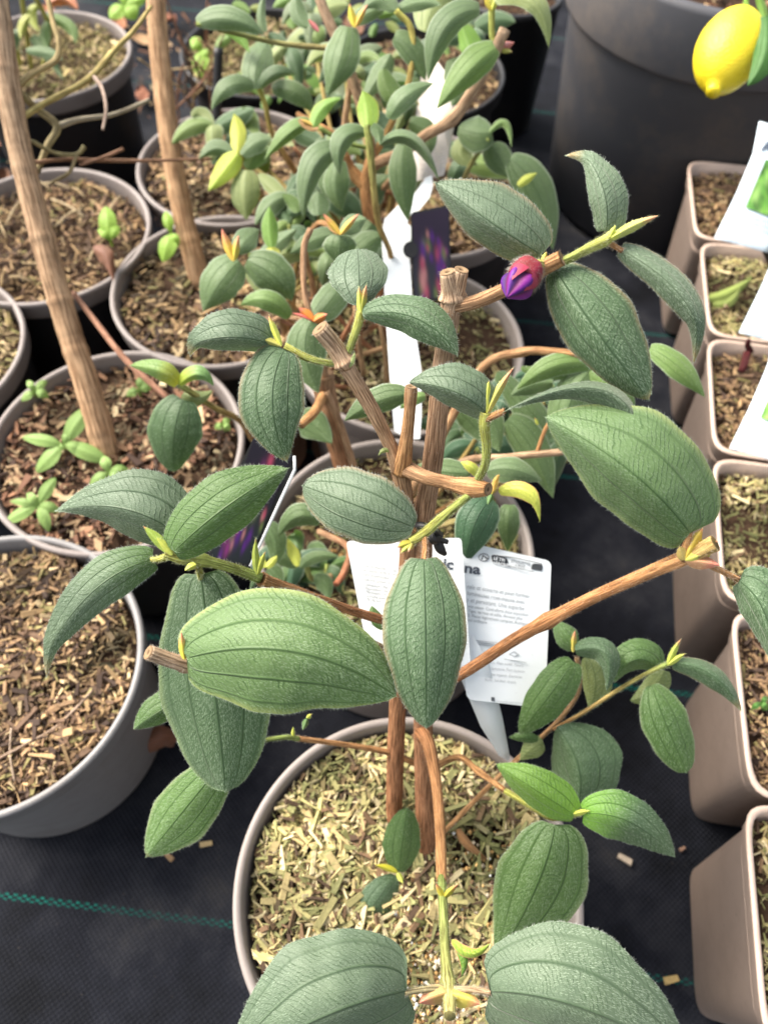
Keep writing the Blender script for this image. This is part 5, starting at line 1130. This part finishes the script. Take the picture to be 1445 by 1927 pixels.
zs = np.linspace(0, 1, 34)
for z in zs:
    r = .0290 * math.sqrt(max(0, 1 - ((z - .47) / .475) ** 2)) if .0 < z < .945 else 0
    nip = .0065 * max(0, 1 - ((z - .98) / .11) ** 2) ** .5 if z > .87 else 0
    nk = .006 * (1 - z / .08) if z < .08 else 0
    r = max(r, nip, nk, .0006)
    for s in range(seg):
        a = 2 * math.pi * s / seg; rr = r * (1 + .015 * math.sin(3 * a + z * 4))
        V.append((ax * z * Ln + (u_ * math.cos(a) + v_ * math.sin(a)) * rr)[:])
        g0 = max(0, 1 - z / .14); C.append((.80 * (1 - g0) + .32 * g0, .625 * (1 - g0) + .48 * g0, .02))
F = [(k * seg + s, k * seg + (s + 1) % seg, (k + 1) * seg + (s + 1) % seg, (k + 1) * seg + s) for k in range(33) for s in range(seg)] + [tuple(range(seg - 1, -1, -1)), tuple(33 * seg + s for s in range(seg))]
link('lemon', mesh('lemon', V, F, [lemon_material()], np.array(C)), LT, A0 - base)
leaf(LT, (1440, 30), (1440, 100), (1405, 162), 28, 24, (.672, .662, .668), (.05, .15, .025), hair=0, mat=M_SMOOTH, nt=26, ns=10)
leaf(LT, (1425, -5), (1436, 20), (1442, 60), 8, 10, (.70, .70, .70), (.16, .30, .04), hair=0, mat=M_SMOOTH, nt=20, ns=8)

# ---------------------------------------------------------------- tangled dry stems at the back
def tangle(parent, n, x0, x1, y0, y1, d0, seed, cols, r=.0016):
    g = np.random.default_rng(seed)
    for _ in range(n):
        x, y = g.uniform(x0, x1), g.uniform(y0, y1); a = g.normal(-1.5, .6); L = g.uniform(50, 150); bx, by = math.cos(a) * L, math.sin(a) * L
        d = d0 + g.uniform(-.05, .05)
        tube(parent, [(x, y, d + .03, r), (x + bx * .5 + g.normal(0, 8), y + by * .5, d, r * .9), (x + bx, y + by + g.normal(0, 14), d - .02, r * .6)], cols[g.integers(0, len(cols))], 'dry_stem', 6, sub=4, ridge=0)
DT = empty('dry_weed', (-.21, 1.165, RIM - .016), 'tangle of dry brown stems between the second trunk and the tall shrub', 'weed')
tangle(DT, 26, 310, 420, 90, 260, 1.0, 5, [(.20, .11, .07), (.30, .17, .11), (.34, .26, .14), (.10, .07, .05)])
DT2 = empty('dry_weed', (.03, .60, RIM - .016), 'tangle of reddish dry stems around the feet of the back shrubs', 'weed')
tangle(DT2, 20, 590, 730, 560, 740, .74, 9, [(.40, .20, .11), (.33, .16, .09), (.42, .28, .16)], .0028)
tangle(DT2, 12, 600, 780, 330, 440, .80, 10, [(.40, .20, .11), (.33, .16, .09), (.42, .28, .16)], .003)
FW = empty('leafy_plant', (.03, 1.10, RIM - .016), 'mass of small green leaves in the farthest pot behind the tall shrub', 'plant')
g = np.random.default_rng(21)
for _ in range(70):
    x, y = g.uniform(420, 900), g.uniform(-10, 190); a = g.uniform(0, 6.28); L = g.uniform(22, 46); d = g.uniform(.86, 1.0)
    leaf(FW, (x, y), (x + math.cos(a) * L * .5, y + math.sin(a) * L * .5 - 3), (x + math.cos(a) * L, y + math.sin(a) * L), L * .3, L * .26, d, [(.09, .18, .03), (.14, .24, .05), (.05, .10, .03), (.2, .24, .06)][g.integers(0, 4)], hair=0, nt=10, ns=4, mat=M_SMOOTH, wav=.5)
bp = empty('plant_stake', (-.09, 1.05, 0), 'black upright stake behind the yellow-leaved shoot', 'stake')
tube(bp, [(405, 275, 1.0, .006), (408, 190, .98, .006), (412, 90, .95, .006)], (.012, .012, .013), 'stake_shaft', 10, mat=M_BLACK, ridge=0)

SL = empty('straw_litter', (-.40, .735, RIM - .016), 'loose dry straw lying across the dark pot behind the thick trunk', 'straw')
g = np.random.default_rng(44)
for _ in range(26):
    a = g.uniform(0, 6.283); r = .1 * math.sqrt(g.uniform(0, 1)); p0 = Vector((-.40 + r * math.cos(a), .735 + r * math.sin(a), RIM - .006)); q = g.uniform(0, 6.28); L = g.uniform(.02, .06)
    v = Vector((math.cos(q), math.sin(q), g.uniform(-.05, .15))) * L
    e = p0 + v; k_ = Vector((e.x + .40, e.y - .735, 0)); 
    if k_.length > .112: continue
    tube(SL, [w2(p0, .0012), w2(p0 + v * .5 + Vector((0, 0, .004)), .0012), w2(e, .0009)], [(.42, .34, .2), (.34, .25, .13), (.5, .42, .27)][g.integers(0, 3)], 'straw', 6, sub=3, ridge=0, world=True)

# ---------------------------------------------------------------- litter between the pots
g = np.random.default_rng(77)
V1, F1, C1 = chip_field(2200, .55, 'bark', L=(.008, .022), square=True, seed=78, dome=0, wfac=(.3, .7), zspread=.006)
V1[:, 0] += -.56; V1[:, 1] += 1.02; V1[:, 2] += .003
V2 = [V1]; F2 = [F1]; C2 = [C1 * .8]; off = len(V1)
for _ in range(90):                                   # curled dead leaves: small bent grids
    cx, cy = g.uniform(-.75, -.05), g.uniform(.5, 1.6); a = g.uniform(0, 6.28); L = g.uniform(.018, .04); u, v = np.meshgrid(np.linspace(-1, 1, 7), np.linspace(-1, 1, 5))
    x = u * L; y = v * L * .45 * np.sqrt(np.clip(1 - u ** 2 * .96, 0, 1)); z = .006 + g.uniform(.1, .35) * L * (v ** 2 + .6 * u ** 2) + .002 * np.sin(u * 4 + v * 3)
    P = np.stack([cx + x * math.cos(a) - y * math.sin(a), cy + x * math.sin(a) + y * math.cos(a), z], -1).reshape(-1, 3); i = np.arange(35).reshape(5, 7)
    V2.append(P); F2.append(np.stack([i[:-1, :-1], i[:-1, 1:], i[1:, 1:], i[1:, :-1]], -1).reshape(-1, 4) + off); off += 35
    C2.append(np.tile(np.array([(.20, .08, .045), (.27, .12, .06), (.14, .07, .04), (.30, .19, .10)][g.integers(0, 4)]), (35, 1)))
lit = link('leaf_litter', mesh('leaf_litter', np.concatenate(V2), np.concatenate(F2), [M_CHIP], np.concatenate(C2), smooth=False))
tag(lit, 'dead leaves and bark crumbs scattered on the fabric between the back pots', 'litter', kind='stuff')
